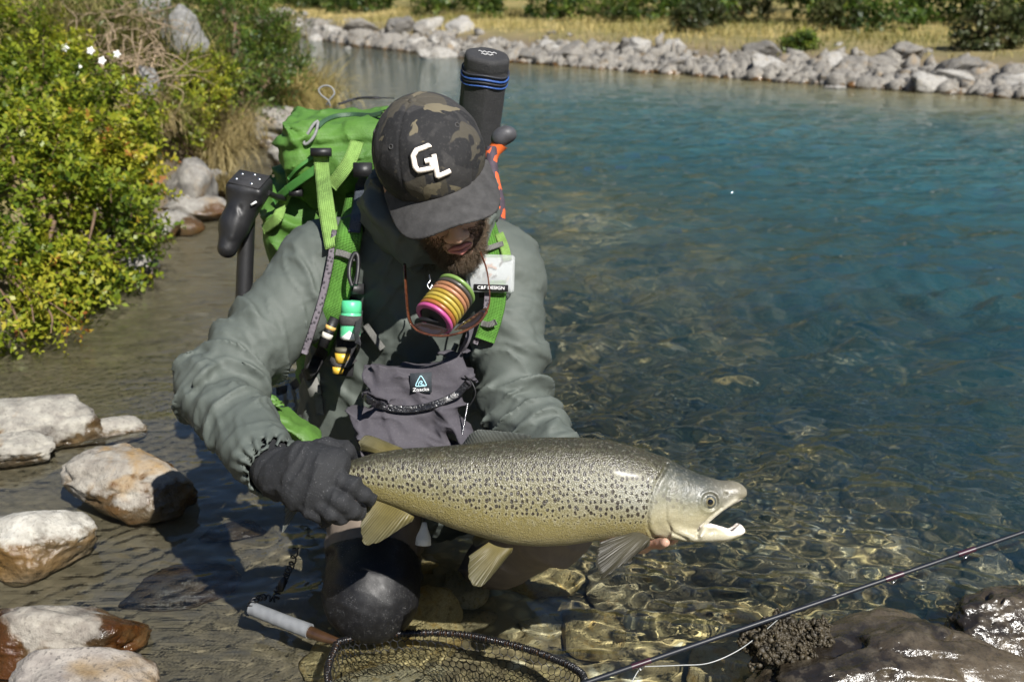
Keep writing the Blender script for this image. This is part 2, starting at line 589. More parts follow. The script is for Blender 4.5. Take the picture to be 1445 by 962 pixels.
wxs = axis_pts(-45, 45, -1.55, 1.45, .0074, 1.021)
wys = axis_pts(-3, 55, .9, 2.5, .0074, 1.0105)
SX, SY = np.meshgrid(np.gradient(wxs), np.gradient(wys))
me, WV = grid_mesh('water', wxs, wys, lambda X, Y: wave_z(X, Y, SX, SY))
dep = np.maximum(0, -land_z(WV[:, 0], WV[:, 1]))
dist = np.hypot(WV[:, 0], WV[:, 1])
slant = dep * np.sqrt(1 + (dist / CAM_H * .62) ** 2 * .35)
attr(me, 'turbid', np.clip(1 - np.exp(-np.maximum(0, dep - .13) * .80), 0, .95) + np.clip((WV[:, 1] - 5) / 5, 0, .04) * (dep > .6))
water = add('river', me, m_water(), kind='structure')
water.cycles.is_caustics_caster = True

# ---- rocks
_ICO = {}
def ico(sub):
    if sub not in _ICO:
        bm = bmesh.new(); bmesh.ops.create_icosphere(bm, subdivisions=sub, radius=1)
        _ICO[sub] = (np.array([v.co[:] for v in bm.verts]), np.array([[v.index for v in f.verts] for f in bm.faces])); bm.free()
    return _ICO[sub]

def rock_mesh(name, size, seed, sub=5, cuts=7, rough=.085, soft=.80, flat=0.0):
    V, F = ico(sub); V = V.copy()
    rg = np.random.default_rng(seed)
    for i in range(cuts):
        n = unit(rg.normal(size=3) * A(1, 1, .9)); c = rg.uniform(.55, .86)
        d = V @ n - c
        V -= (np.where(d > 0, d * soft, 0))[:, None] * n
    V += V * (.16 * fbm(V * 1.3 + seed * 3.1, 2, seed) + rough * fbm(V * 4 + seed, 3, seed + 3) + rough * .35 * fbm(V * 14, 3, seed + 5))[:, None]
    V -= V * (rough * 1.3 * sstep(.72, .95, ridged(V * 2.3 + seed, 2, seed + 9)))[:, None]
    V = V * np.asarray(size)
    return mesh_np(name, V, F)

def m_rock(name, pale, mid, stain, wet_z, stain_amt=.5, seed=0., dark=.30, gloss=.14, speck=.5):
    """stone: pale dried crust, ochre and rust staining, darker and shining below its wet line"""
    t = NT(name); v = t.mapping(t.coord(), loc=(seed, seed * .7, 0)); p = t.geo(); z = t.sep(p)[2]
    n1 = t.noise(v, 9, 6, .62); n2 = t.noise(v, 30, 6, .65); n3 = t.noise(v, 130, 4, .6); crk = t.ridge(v, 11, 4, .6); n4 = t.noise(v, 5, 4, .6, .6)
    c = t.mix(t.rng(n2, .32, .68), mid, pale)
    c = t.mix(t.rng(n1, .52, .66), c, tuple(x * .62 for x in mid))
    c = t.mix(t.math('MULTIPLY', t.rng(n4, .60 - .12 * stain_amt, .74 - .12 * stain_amt), .85), c, stain)
    c = t.mix(t.math('MULTIPLY', t.rng(n3, .56, .72), speck), c, tuple(x * .3 for x in mid))
    c = t.mix(t.math('MULTIPLY', t.rng(t.vor(v, 26), .0, .16, 1, 0), t.math('MULTIPLY', t.rng(n1, .45, .6), speck)), c, tuple(x * .28 for x in mid))
    c = t.mix(t.rng(crk, .80, 1.05, 0, .55), c, tuple(x * .35 for x in mid))
    wl = t.math('ADD', z, t.math('MULTIPLY', t.math('SUBTRACT', t.math('ADD', n1, t.math('MULTIPLY', n4, 1.2)), 1.1), -.16))
    wet = t.rng(wl, wet_z - .008, wet_z + .010, 1, 0)
    c = t.mix(wet, c, t.mix(1.0, c, t.mix(t.rng(n4, .35, .6), (dark, dark * .9, dark * .72), (dark * 1.2, dark * .75, dark * .32)), 'MULTIPLY'))
    h = t.math('ADD', t.math('MULTIPLY', n2, .8), t.math('MULTIPLY', n3, .35))
    t.set(base=c, rough=t.math('ADD', t.math('MULTIPLY', wet, gloss - .82), .82), spec=.5, normal=t.bump(h, .8, .010))
    return t.m

def rock(name, px, py, z, size, seed, m, label, rz=0.0, tilt=(0, 0), sub=5, cuts=9, rough=.085, group=None):
    me = rock_mesh(name, size, seed, sub, cuts, rough)
    c = G(px, py, z)
    o = add(name, me, m, None, label, 'rock', group, recv=True)
    o.location = c; o.rotation_euler = (tilt[0], tilt[1], rz)
    return o

WHITE, GREY, OCHRE, RUST = (.32, .305, .26), (.165, .15, .13), (.22, .135, .045), (.13, .06, .02)
MR1 = m_rock('rock_pale', WHITE, GREY, OCHRE, .030, .35, 1.0)
MR2 = m_rock('rock_ochre', (.29, .27, .23), (.17, .15, .125), OCHRE, .062, .9, 4.0)
MR3 = m_rock('rock_white', (.43, .415, .37), (.27, .255, .22), (.24, .2, .13), .060, .2, 7.0)
MR4 = m_rock('rock_rusty', (.28, .26, .22), (.14, .12, .10), (.13, .065, .025), .048, .7, 9.0)
MR5 = m_rock('rock_mottled', (.30, .275, .24), (.165, .145, .13), (.19, .125, .05), .03, .6, 13.0, speck=.9)
MRG = m_rock('rock_shore', (.24, .23, .205), (.135, .125, .112), (.17, .12, .065), .06, .4, 17.0)

rock('boulder', 55, 598, .03, (.17, .11, .075), 3, MR1, 'pale topped rock awash at the left edge, above a smaller wet one', .1)
rock('boulder', 150, 612, -.015, (.12, .10, .045), 23, MR1, 'drowned olive stone just right of the pale rock awash', .3)
rock('boulder', 22, 640, .012, (.105, .07, .05), 5, MR1, 'small wet rock at the left edge between two pale ones', .4)
rock('boulder', 180, 684, .035, (.158, .105, .082), 8, MR2, 'grey and ochre boulder half covered by the shadow of the sleeve', -.22, (.05, .08), cuts=9)
rock('boulder', 52, 768, .03, (.128, .105, .072), 12, MR3, 'white crusted boulder with a wet brown foot at the left edge', .2, (0, .06))
rock('boulder', 78, 905, .02, (.158, .085, .068), 15, MR4, 'long pale rock with a rusty wet end at the bottom left', .12, (0, .05))
rock('boulder', 95, 972, .035, (.15, .085, .062), 19, MR5, 'mottled grey boulder in the bottom left corner, nearest of all', -.1)
rock('sunken_slab', 330, 762, -.045, (.075, .045, .022), 31, MRG, 'small flat stone under water inside the shadow', .1)
rock('sunken_slab', 262, 842, -.045, (.13, .075, .028), 33, MRG, 'broad flat slab under the shallow water left of the net handle', .2)

# ---- wet black boulder under the rod
def m_wetrock():
    t = NT('wet_boulder_mat'); v = t.coord(); z = t.sep(t.geo())[2]
    n1 = t.noise(v, 8, 5, .6); n2 = t.noise(v, 36, 5, .6); n3 = t.noise(v, 150, 4)
    c = t.mix(t.rng(n1, .40, .62), (.014, .011, .008), (.070, .054, .034))
    c = t.mix(t.rng(n2, .5, .72), c, (.085, .07, .048))
    c = t.mix(t.math('MULTIPLY', t.rng(n3, .52, .7), .5), c, (.012, .01, .008))
    t.set(base=c, rough=t.rng(n1, .35, .7, .14, .34), spec=.55, coat=.1, coatr=.2, normal=t.bump(t.math('ADD', n2, t.math('MULTIPLY', n3, .35)), .7, .006))
    return t.m
MWR = m_wetrock()
rock('wet_boulder', 1255, 952, .010, (.31, .14, .074), 44, MWR, 'wet dark boulder with bright glints that the rod lies on', .12, (0, .02), sub=6, cuts=12, rough=.12)
rock('wet_boulder', 1415, 900, -.005, (.15, .10, .072), 43, MWR, 'wet dark mound at the right edge behind the glinting boulder', .3, sub=6, cuts=11, rough=.12)

# algae clump on it
def clump(name, c, r, n, seed, m, label, cat):
    rg = np.random.default_rng(seed); V0, F0 = ico(1); b = MB()
    q = rg.normal(size=(n, 3)); q /= np.linalg.norm(q, axis=1)[:, None]; q[:, 2] = np.abs(q[:, 2])
    q = q * (.80 + .75 * fbm(q * 2.6, 3, seed) + .10 * rg.random(n))[:, None] * r
    for i in range(n):
        b.add((V0 + rg.normal(0, .28, V0.shape)) * rg.uniform(.0012, .0042) * rg.uniform(.5, 1.6, 3) + q[i] + c, F0)
    return add(name, b.mesh(name, False), m, None, label, cat, None)
MALG = simple('algae_mat', (.034, .026, .013), .6, .6, 70, .5, .003)
clump('algae_clump', G(1105, 915, .035), A(.075, .055, .052), 4200, 3, MALG, 'crumbly brown algae clump on the end of the wet boulder', 'algae')

# ---- shore rocks on the left bank
SH = [(268, 218, .12, (.25, .18, .16), 51, 'big grey boulder at the water edge above the leafy shrub corner'),
      (266, 275, .10, (.18, .14, .19), 53, 'pale upright boulder leaning on the big grey one'),
      (272, 296, .05, (.17, .12, .09), 54, 'low brown footed rock below the upright shore boulder'),
      (232, 325, .04, (.09, .08, .085), 55, 'small dark rock tucked against the shrub at the waterline'),
      (190, 378, .03, (.12, .09, .08), 57, 'wet glinting rock under the shrub overhang'),
      (315, 232, .06, (.11, .09, .06), 58, 'flat grey rock right of the big shore boulder'),
      (385, 172, .12, (.34, .2, .13), 59, 'long brownish rock under the tussock, farther up the shore'),
      (330, 180, .10, (.25, .2, .14), 62, 'brown rock at the foot of the farther shore plants'),
      (300, 262, .06, (.12, .10, .09), 67, 'grey rock wedged right of the upright shore boulder'),
      (345, 196, .06, (.17, .13, .10), 69, 'grey-brown rock half way to the pack along the shore'),
      (248, 318, .03, (.13, .10, .085), 81, 'grey rock standing in the shallows below the upright shore boulder'),
      (402, 222, .05, (.13, .1, .09), 63, 'tan rock standing in the shallows beside the pack'),
      (372, 200, .02, (.2, .14, .07), 66, 'dark low rock in the shallows left of the pack')]
for px, py, z, sz, sd, lb in SH:
    rock('shore_rock', px, py, z, sz, sd, MRG, lb, sd * .7, sub=4, group='rocks along the left shore')
MRB = m_rock('rock_upper', (.22, .216, .205), (.14, .138, .13), (.3, .27, .2), -1, .2, 21.0)
o = rock('bank_boulder', 258, 60, .0, (.155, .15, .19), 71, MRB, 'tall smooth grey boulder among the plants high on the left bank', .3, sub=5)
o.location = U(258, 48, 6.2)
o = rock('bank_boulder', 215, 20, .0, (.15, .14, .14), 73, MRB, 'grey boulder at the top edge left of the tall smooth one', .9, sub=4)
o.location = U(222, 15, 7.2)
o = rock('bank_boulder', 205, 110, .0, (.07, .06, .10), 75, MRB, 'small dark stone face in the dry twigs of the left bank', .9, sub=4)
o.location = U(207, 118, 5.2)

# ---- loose stones: on the bed under water (near) and the boulder band along the far shore
MST = [m_rock('stone_a', (.56, .45, .24), (.42, .32, .14), (.48, .30, .08), -9, .6, 2.0),
       m_rock('stone_b', (.50, .39, .18), (.34, .26, .12), (.42, .27, .08), -9, .6, 5.0),
       m_rock('stone_c', (.34, .28, .16), (.2, .165, .09), (.30, .2, .08), -9, .3, 8.0),
       m_rock('stone_d', (.58, .50, .33), (.42, .35, .2), (.5, .35, .13), -9, .5, 3.0)]
STM = []
for k in range(8):
    me = rock_mesh('stone', (1, .8, .50), 100 + k, 3, 9, .08, .85); me.materials.append(MST[k % 4]); STM.append(me)
rg = np.random.default_rng(5)
cnt = 0
placed = []
while cnt < 295:
    y = 1.0 + 4.6 * rg.random() ** 1.35
    x = rg.uniform(-.35, .60 * y + .25)
    r = (.03 + .10 * rg.random() ** 2.0) * (1 if y < 2.2 else 1.0 + .35 * (y - 2.2))
    if x < .0 and rg.random() < .55: continue
    if any((x - a) ** 2 + (y - b) ** 2 < (.55 * (r + c)) ** 2 for a, b, c in placed): continue
    placed.append((x, y, r))
    zz = float(land_z(np.array([x]), np.array([y]))[0])
    if zz + r * .35 > -.015: continue
    o = bpy.data.objects.new('stone', STM[rg.integers(8)]); COL.objects.link(o)
    o.parent = ground
    o.location = (x, y, zz + r * .12); o.scale = (r * rg.uniform(.9, 1.3), r, r * rg.uniform(.7, 1.0)); o.rotation_euler = (rg.normal(0, .15), rg.normal(0, .15), rg.random() * 6.3)
    o.cycles.is_caustics_receiver = True
    cnt += 1

# far boulders
FBM = []
MFB = [m_rock('far_a', (.37, .355, .325), (.22, .21, .19), (.24, .2, .14), -.02, .25, 2.0, .5), m_rock('far_b', (.25, .235, .205), (.125, .115, .10), (.2, .15, .09), .02, .25, 6.0, .5),
       m_rock('far_c', (.18, .17, .15), (.09, .085, .078), (.16, .12, .07), .02, .4, 9.0, .5)]
for k in range(9):
    me = rock_mesh('stone', (1, .85, .7), 200 + k, 4, 13, .10, .95); me.materials.append(MFB[(0, 0, 1, 1, 2, 0, 1, 0, 1)[k]]); FBM.append(me)
fx = np.array([p[0] for p in FAR]); fy = np.array([p[1] for p in FAR])
for i in range(296):
    x = -9 + 17 * rg.random() ** .85
    back = abs(rg.normal(0, .55)) if i % 5 else rg.uniform(0, 2.4)
    if i % 13 == 0: back = -rg.uniform(.1, .7)
    y = float(np.interp(x, fx, fy)) + back / .7 + rg.normal(0, .15)
    r = .05 + .25 * rg.random() ** 3.2 * (1 + .4 * (x < 1.5))
    zz = float(land_z(np.array([x]), np.array([y]))[0])
    o = bpy.data.objects.new('bank_stone', FBM[rg.integers(9)]); COL.objects.link(o)
    o.parent = ground
    o.location = (x, y, max(zz, -.05) + r * .25); o.scale = (r * rg.uniform(.9, 1.5), r * rg.uniform(.9, 1.3), r * rg.uniform(.7, 1.1)); o.rotation_euler = (rg.normal(0, .25), rg.normal(0, .25), rg.random() * 6.3)
# smaller far shingle, past counting
b = MB(); V0, F0 = ico(1)
XX = -11 + 19 * rg.random(3600) ** .9
YY = np.interp(XX, fx, fy) + (np.abs(rg.normal(0, .55, 3600)) - .25) / .7
ZZ = land_z(XX, YY)
for x, y, zz in zip(XX, YY, ZZ):
    r = .03 + .11 * rg.random() ** 1.6
    b.add((V0 + rg.normal(0, .26, V0.shape)) * r * rg.uniform(.6, 1.4, 3) + A(x, y, max(zz, -.03) + r * .2), F0)
o = add('shingle', b.mesh('shingle', False), MFB[1], ground, kind='stuff')

# ---- forested valley sides closing the horizon
def hill_z(X, Y):
    r = np.hypot(X, Y); an = np.arctan2(Y, X)
    P = np.stack([X * .012, Y * .012, 0 * X], -1)
    h = (np.clip(r - 66, 0, 999) * .46) * (.75 + .5 * fbm(P, 4, 3)) + 3 * fbm(P * 6, 3, 4)
    return np.minimum(h, 150) - 4
hr = np.geomspace(60, 420, 60); ha = np.linspace(0, 2 * np.pi, 180)
RR, AA = np.meshgrid(hr, ha); XH, YH = RR * np.cos(AA), RR * np.sin(AA); ZH = hill_z(XH, YH)
i = np.arange(RR.size).reshape(RR.shape)
FH = np.stack([i[:-1, :-1], i[:-1, 1:], i[1:, 1:], i[1:, :-1]], -1).reshape(-1, 4)[:, ::-1]
t = NT('hill_mat'); p = t.geo(); n1 = t.noise(p, .05, 5); n2 = t.noise(p, .6, 5)
c = t.mix(t.rng(n2, .35, .65), (.022, .034, .010), (.085, .085, .022)); c = t.mix(t.rng(n1, .48, .6), c, (.22, .16, .05))
t.set(base=c, rough=.95, normal=t.bump(n2, 1.0, 2.0))
add('hills', mesh_np('hills', np.stack([XH.ravel(), YH.ravel(), ZH.ravel()], 1), FH), t.m, kind='structure')

# ================================================================== the angler
# joints, metres, from photo position + distance along the view axis
J = dict(head=U(612, 240, 1.60), neck=U(603, 335, 1.72), chest=U(597, 440, 1.84), belly=U(600, 560, 1.93), pelvis=U(602, 660, 2.0),
         rsh=U(462, 375, 1.80), relb=U(305, 550, 1.66), rwri=U(388, 662, 1.46), rhand=U(432, 678, 1.415),
         lsh=U(708, 382, 1.76), lelb=U(728, 575, 1.70), lwri=U(842, 728, 1.525), lhand=U(880, 752, 1.485),
         rhip=U(530, 672, 1.98), rkne=U(524, 838, 1.715), rank=U(560, 790, 2.10),
         lhip=U(668, 668, 1.98), lkne=U(778, 738, 1.70), lank=U(690, 800, 1.93))
# head frame: f = face forward, u = crown up, s = the side towards image right
_hf = unit(-CF * math.cos(math.radians(36)) - CU * math.sin(math.radians(36)) + CR * .24)
_hu = unit(CU * math.cos(math.radians(36)) - CF * math.sin(math.radians(36)) - CR * .24)
_hs = unit(np.cross(_hu, _hf)); _hu = unit(np.cross(_hf, _hs))
HR = np.stack([_hs, _hf, _hu], 1)
HC = J['head']
def H(s, f, u): return HC + HR @ A(s, f, u)

def jac_dir(a, b): return unit(J[b] - J[a])

def folds(P, axis, f_al, f_pe, seed, warp=.02):
    """crease field running across a given axis"""
    Pw = P + warp * np.stack([fbm(P * 14, 2, seed + 1), fbm(P * 14 + 5, 2, seed + 2), fbm(P * 14 + 9, 2, seed + 3)], -1)
    al = Pw @ axis
    pe = Pw - al[:, None] * axis
    r = ridged(pe * f_pe + (al * f_al)[:, None] * axis, 2, seed)
    return .75 * r + .5 * (sstep(.62, .90, r) - .35)

# ---- waist-length wading jacket
def d_arm_r(P):
    d = cap(P, J['rsh'], J['relb'] + 0, .088, .068)
    d = smin(d, cap(P, J['relb'], J['rwri'], .068, .048), .03)
    return d
def d_arm_l(P):
    d = cap(P, J['lsh'], J['lelb'], .073, .066)
    return smin(d, cap(P, J['lelb'], J['lwri'], .066, .046), .03)
def d_torso(P):
    R = frame(J['neck'] - J['pelvis'], CR)
    d = ell(P, J['chest'] + A(0, .01, 0), (.165, .125, .21), R)
    d = smin(d, ell(P, J['belly'], (.165, .135, .19), R), .06)
    d = smin(d, ell(P, J['pelvis'], (.175, .145, .15), R), .06)
    d = smin(d, cap(P, U(505, 470, 1.90), U(478, 640, 1.97), .085, .10), .06)
    d = smin(d, cap(P, J['rsh'], J['neck'] + A(0, .04, 0), .075, .085), .05)
    d = smin(d, cap(P, J['lsh'], J['neck'] + A(0, .04, 0), .068, .085), .05)
    return d
def d_jacket0(P):
    d = smin(d_torso(P), d_arm_r(P), .035)
    return smin(d, d_arm_l(P), .035)

def seg_t(P, a, b):
    ab = J[b] - J[a]
    return np.clip(((P - J[a]) @ ab) / (ab @ ab), -.3, 1.3)

def d_jacket(P):
    d = d_jacket0(P)
    near = np.abs(d) < .05
    if not near.any(): return d
    Q = P[near]; w = np.zeros(len(Q))
    dr, dl, dt = d_arm_r(Q), d_arm_l(Q), d_torso(Q)
    for (aa, bb, cc, dd, sd) in (('rsh', 'relb', 'rwri', dr, 3), ('lsh', 'lelb', 'lwri', dl, 8)):
        k = sstep(.03, -.01, dd)
        t1 = seg_t(Q, aa, bb); t2 = seg_t(Q, bb, cc)
        f1 = folds(Q, unit(jac_dir(aa, bb) + A(.25, 0, .3)), 25, 4.5, sd, .012); f2 = folds(Q, unit(jac_dir(bb, cc) + A(.2, .1, -.25)), 30, 6, sd + 40, .012)
        f3 = folds(Q, unit(jac_dir(aa, bb) - A(.5, .3, 0)), 12, 3, sd + 70, .02)
        up = sstep(1.02, .85, t1); lo = 1 - up
        elb = np.exp(-((t1 - 1.0) / .38) ** 2)
        arm = up * (.0012 + .0125 * elb) * (f1 - .5) * 2 + lo * (.0022 + .0075 * sstep(.75, .1, t2)) * (f2 - .5) * 2
        arm += (.0042 + .001 * up) * (f3 - .5) * 2
        f4 = folds(Q, unit(jac_dir(aa, bb) + A(-.3, .2, .5)), 52, 13, sd + 90, .010)
        arm += .0016 * (f4 - .5) * 2
        arm += sstep(.80, .93, t2) * sstep(1.06, .98, t2) * .0035 * np.cos(18 * np.arctan2((Q - J[cc]) @ CU, (Q - J[cc]) @ CR)) * 1.0
        arm -= sstep(.93, .99, t2) * .004
        w += k * arm
    kt = sstep(.03, -.01, dt) * (1 - sstep(.02, -.02, dr)) * (1 - sstep(.02, -.02, dl))
    w += kt * ((folds(Q, unit(A(.5, 0, .8)), 16, 5, 21, .03) - .5) * .009 + (folds(Q, unit(A(-.7, .2, .6)), 26, 8, 25) - .5) * .006)
    w += .0007 * fbm(Q * 45, 2, 51)
    d = d.copy(); d[near] = d[near] - w
    # open cuffs: cut the sleeves off past the wrist
    for bb, cc, off in (('relb', 'rwri', .004), ('lelb', 'lwri', .0)):
        ax = jac_dir(bb, cc); s = (P - J[cc]) @ ax - off
        m = (np.linalg.norm(P - J[cc], axis=1) < .11)
        d = np.where(m, np.maximum(d, s), d)
        hol = np.maximum(cap(P, J[cc] - ax * .02, J[cc] + ax * .05, .039, .041), -1)
        d = np.where(m, np.maximum(d, -hol), d)
    # neck opening
    d = np.maximum(d, -cap(P, J['neck'] + (HC - J['neck']) * .15, HC, .055, .085))
    return d

LO, HI = A(-.66, 1.15, .02), A(.30, 2.30, .86)

def m_jacket():
    t = NT('jacket_mat'); v = t.coord()
    n = t.noise(v, 7, 5); n2 = t.noise(v, 55, 4, .6, .6); n3 = t.noise(v, 24, 4, .6, 1.2)
    rip = t.math('MAXIMUM', t.math('SINE', t.math('MULTIPLY', t.sep(v)[0], 1500)), t.math('SINE', t.math('MULTIPLY', t.sep(v)[2], 1500)))
    c = t.mix(n, (.062, .074, .066), (.083, .095, .084))
    c = t.mix(t.rng(n2, .62, .8, 0, .3), c, (.115, .125, .113))
    t.set(base=c, rough=.66, spec=.30, normal=t.bump(t.math('ADD', t.math('MULTIPLY', t.ridge(t.mapping(v, (1, .8, 1.3), (.3, .5, .2)), 20, 3, .8), .55), t.math('ADD', t.math('MULTIPLY', n2, .10), t.math('MULTIPLY', rip, .006))), .6, .008))
    return t.m
MJ = m_jacket()

person = empty('person', (float(J['pelvis'][0]), float(J['pelvis'][1]), -.1), 'bearded angler in cap and grey jacket kneeling in the shallows with the trout', 'person')

# ---- the body itself: one continuous skin under the clothes
def d_body(P):
    # head
    q = (P - HC) @ HR
    d = ell(q, A(0, -.012, .012), A(.076, .096, .088))
    d = smin(d, ell(q, A(0, .028, -.062), A(.058, .062, .080)), .03)                 # face block
    d = smin(d, ell(q, A(0, .058, -.122), A(.034, .030, .024)), .02)                 # chin
    d = smin(d, cap(q, A(.044, -.005, -.092), A(0, .064, -.122), .018, .016), .02)   # jaw
    d = smin(d, cap(q, A(-.044, -.005, -.092), A(0, .064, -.122), .018, .016), .02)
    d = smin(d, cap(q, A(-.032, .078, -.002), A(.032, .078, -.002), .011, .011), .015) # brow
    for s in (-1, 1):
        d = np.maximum(d, -ell(q, A(.031 * s, .101, -.016), A(.017, .014, .011)))      # sockets
        d = smin(d, ell(q, A(.031 * s, .082, -.017), A(.012, .012, .012)), .004)       # eyeballs under lids
        d = smin(d, ell(q, A(.044 * s, .066, -.042), A(.020, .018, .018)), .016)       # cheeks
        e = ell(q, A(.079 * s, -.012, -.028), A(.009, .020, .032))
        e = np.maximum(e, -ell(q, A(.087 * s, -.006, -.026), A(.006, .011, .019)))
        d = smin(d, e, .006)                                                           # ears
    d = smin(d, cap(q, A(0, .092, -.010), A(0, .120, -.060), .008, .0112), .010)       # nose
    d = smin(d, ell(q, A(.012, .110, -.064), A(.009, .010, .008)), .006)
    d = smin(d, ell(q, A(-.012, .110, -.064), A(.009, .010, .008)), .006)
    d = smin(d, cap(q, A(-.020, .088, -.088), A(.020, .088, -.088), .007, .007), .007) # lips
    d = smin(d, cap(q, A(-.016, .088, -.098), A(.016, .088, -.098), .007, .007), .005)
    d = np.maximum(d, -cap(q, A(-.022, .097, -.093), A(.022, .097, -.093), .0022, .0022))
    # neck, trunk, limbs (inside the clothes)
    d = smin(d, cap(P, HC + HR @ A(0, -.03, -.05), J['neck'] + A(0, .03, -.02), .055, .06), .03)
    d = smin(d, cap(P, J['neck'] + A(0, .03, -.04), J['chest'] + A(0,.03,0), .07, .085), .04)
    d = smin(d, cap(P, J['chest'] + A(0,.03,0), J['pelvis'] + A(0,.02,0), .085, .09), .05)
    d = smin(d, cap(P, J['neck'] + A(0, .03, -.03), J['rsh'], .05, .05), .04)
    d = smin(d, cap(P, J['neck'] + A(0, .03, -.03), J['lsh'], .05, .05), .04)
    d = smin(d, cap(P, J['rsh'], J['relb'], .05, .04), .03); d = smin(d, cap(P, J['relb'], J['rwri'], .041, .029), .03)
    d = smin(d, cap(P, J['lsh'], J['lelb'], .05, .04), .03); d = smin(d, cap(P, J['lelb'], J['lwri'], .041, .029), .03)
    d = smin(d, cap(P, J['rhip'], J['rkne'], .075, .05), .04); d = smin(d, cap(P, J['rkne'], J['rank'], .05, .035), .03)
    d = smin(d, cap(P, J['lhip'], J['lkne'], .075, .05), .04); d = smin(d, cap(P, J['lkne'], J['lank'], .05, .035), .03)
    d = smin(d, d_hand(P, LH), .012)
    d = smin(d, d_hand(P, RH, .0030), .012)
    return d

# hands: palm (a, b, radii) + five finger chains, rooted in the palm
def d_hand(P, Hd, thin=0.0):
    d = 9.0
    for a, b, ra, rb in Hd['palm']:
        c = cap(P, a, b, ra - thin, rb - thin)
        d = c if isinstance(d, float) else smin(d, c, .014)
    for ch in Hd['fingers']:
        pts, r = ch
        f = None
        for i in range(len(pts) - 1):
            c = cap(P, pts[i], pts[i + 1], r * (1.06 - .10 * i) - thin, r * (.96 - .10 * i) - thin)
            f = c if f is None else smin(f, c, .004)
        d = smin(d, f, .0032)
    return d
# right hand: gloved, closed round the wrist of the tail
RH = dict(palm=[(U(390, 664, 1.455), U(432, 668, 1.415), .034, .036), (U(430, 652, 1.415), U(470, 655, 1.400), .031, .027),
                (U(425, 690, 1.405), U(452, 694, 1.390), .032, .026), (U(405, 672, 1.43), U(455, 672, 1.395), .036, .030)],
          fingers=[([U(462, 668, 1.392), U(497, 684, 1.378), U(513, 697, 1.388), U(521, 703, 1.402)], .0146),
                   ([U(452, 690, 1.384), U(483, 708, 1.372), U(498, 720, 1.384), U(505, 722, 1.402)], .0146),
                   ([U(440, 704, 1.385), U(466, 722, 1.376), U(479, 729, 1.390), U(484, 727, 1.410)], .0138),
                   ([U(424, 707, 1.395), U(447, 724, 1.386), U(458, 730, 1.400), U(462, 728, 1.417)], .0135),
                   ([U(425, 642, 1.425), U(462, 631, 1.432), U(488, 636, 1.452), U(499, 648, 1.478)], .0165)])
# left hand: bare, flat under the trout's throat, two fingertips showing
LH = dict(palm=[(J['lwri'], U(878, 750, 1.495), .028, .026), (U(872, 752, 1.50), U(905, 762, 1.468), .026, .020), (U(880, 745, 1.515), U(915, 752, 1.498), .022, .019)],
          fingers=[([U(893, 764, 1.468), U(900, 768, 1.435), U(903, 769, 1.412), U(905, 765, 1.399)], .0088),
                   ([U(905, 762, 1.472), U(920, 766, 1.440), U(932, 767, 1.420), U(939, 765, 1.405)], .0090),
                   ([U(912, 757, 1.482), U(930, 761, 1.462), U(944, 762, 1.447), U(952, 760, 1.436)], .0086),
                   ([U(916, 752, 1.495), U(936, 755, 1.482), U(948, 756, 1.472), U(956, 754, 1.464)], .0078),
                   ([U(872, 758, 1.488), U(872, 768, 1.458), U(868, 771, 1.438), U(864, 770, 1.424)], .0095)])

def m_skin():
    t = NT('skin_mat'); v = t.coord()
    n = t.noise(v, 28, 4); n2 = t.noise(v, 260, 3)
    t.set(base=t.mix(n, (.36, .215, .155), (.45, .28, .205)), rough=.48, spec=.4, sss=.12, normal=t.bump(n2, .2, .0015))
    t.b.inputs['Subsurface Radius'].default_value = (.01, .004, .002); t.b.inputs['Subsurface Scale'].default_value = .6
    return t.m
MSK = m_skin()
V, F = sdf_mesh(d_body, LO + A(0, 0, -.14), HI + A(.10, 0, .06), .0042)
body = part('body', mesh_np('body', V, F), MSK, person, 'face and bare fingers')

# lips and the dark hair of the beard, moustache, brows
MLIP = simple('lip_mat', (.34, .13, .115), .42, .1, 60, .1)
b = MB(); b.tube([H(-.019, .0965, -.093), H(-.010, .1005, -.0895), H(0, .1015, -.091), H(.010, .1005, -.0895), H(.019, .0965, -.093)], [.002, .004, .004, .004, .002], 8)
b.tube([H(-.017, .0965, -.0965), H(0, .1015, -.1005), H(.017, .0965, -.0965)], [.002, .0052, .002], 8)
part('lips', b.mesh('lips'), MLIP, person)

def hair_strands(name, roots, nrm, length, n_seg, r, curl, seed, m, gravity=A(0, 0, -1)):
    rg = np.random.default_rng(seed); N = len(roots)
    L = length * rg.uniform(.55, 1.15, N)
    jit = rg.normal(0, 1, (N, 3)) * curl
    dirn = nrm + jit; dirn /= np.linalg.norm(dirn, axis=1)[:, None]
    side = np.cross(dirn, rg.normal(size=(N, 3))); side /= np.linalg.norm(side, axis=1)[:, None]
    b2 = np.cross(dirn, side)
    p = roots.copy(); Vs = []
    for k in range(n_seg + 1):
        w = r * (1 - .75 * k / n_seg)
        for a in range(3):
            an = a * 2.094
            Vs.append(p + (side * math.cos(an) + b2 * math.sin(an)) * w)
        dirn = dirn + gravity * .22 + rg.normal(0, .28, (N, 3)); dirn /= np.linalg.norm(dirn, axis=1)[:, None]
        p = p + dirn * (L / n_seg)[:, None]
    Vs = np.stack(Vs, 1)                                     # N, (n_seg+1)*3, 3
    tpl = []
    for k in range(n_seg):
        for a in range(3):
            tpl.append((k * 3 + a, k * 3 + (a + 1) % 3, k * 3 + 3 + (a + 1) % 3, k * 3 + 3 + a))
    tpl = np.array(tpl); M = (n_seg + 1) * 3
    F = (tpl[None] + (np.arange(N) * M)[:, None, None]).reshape(-1, 4)
    return mesh_np(name, Vs.reshape(-1, 3), F)

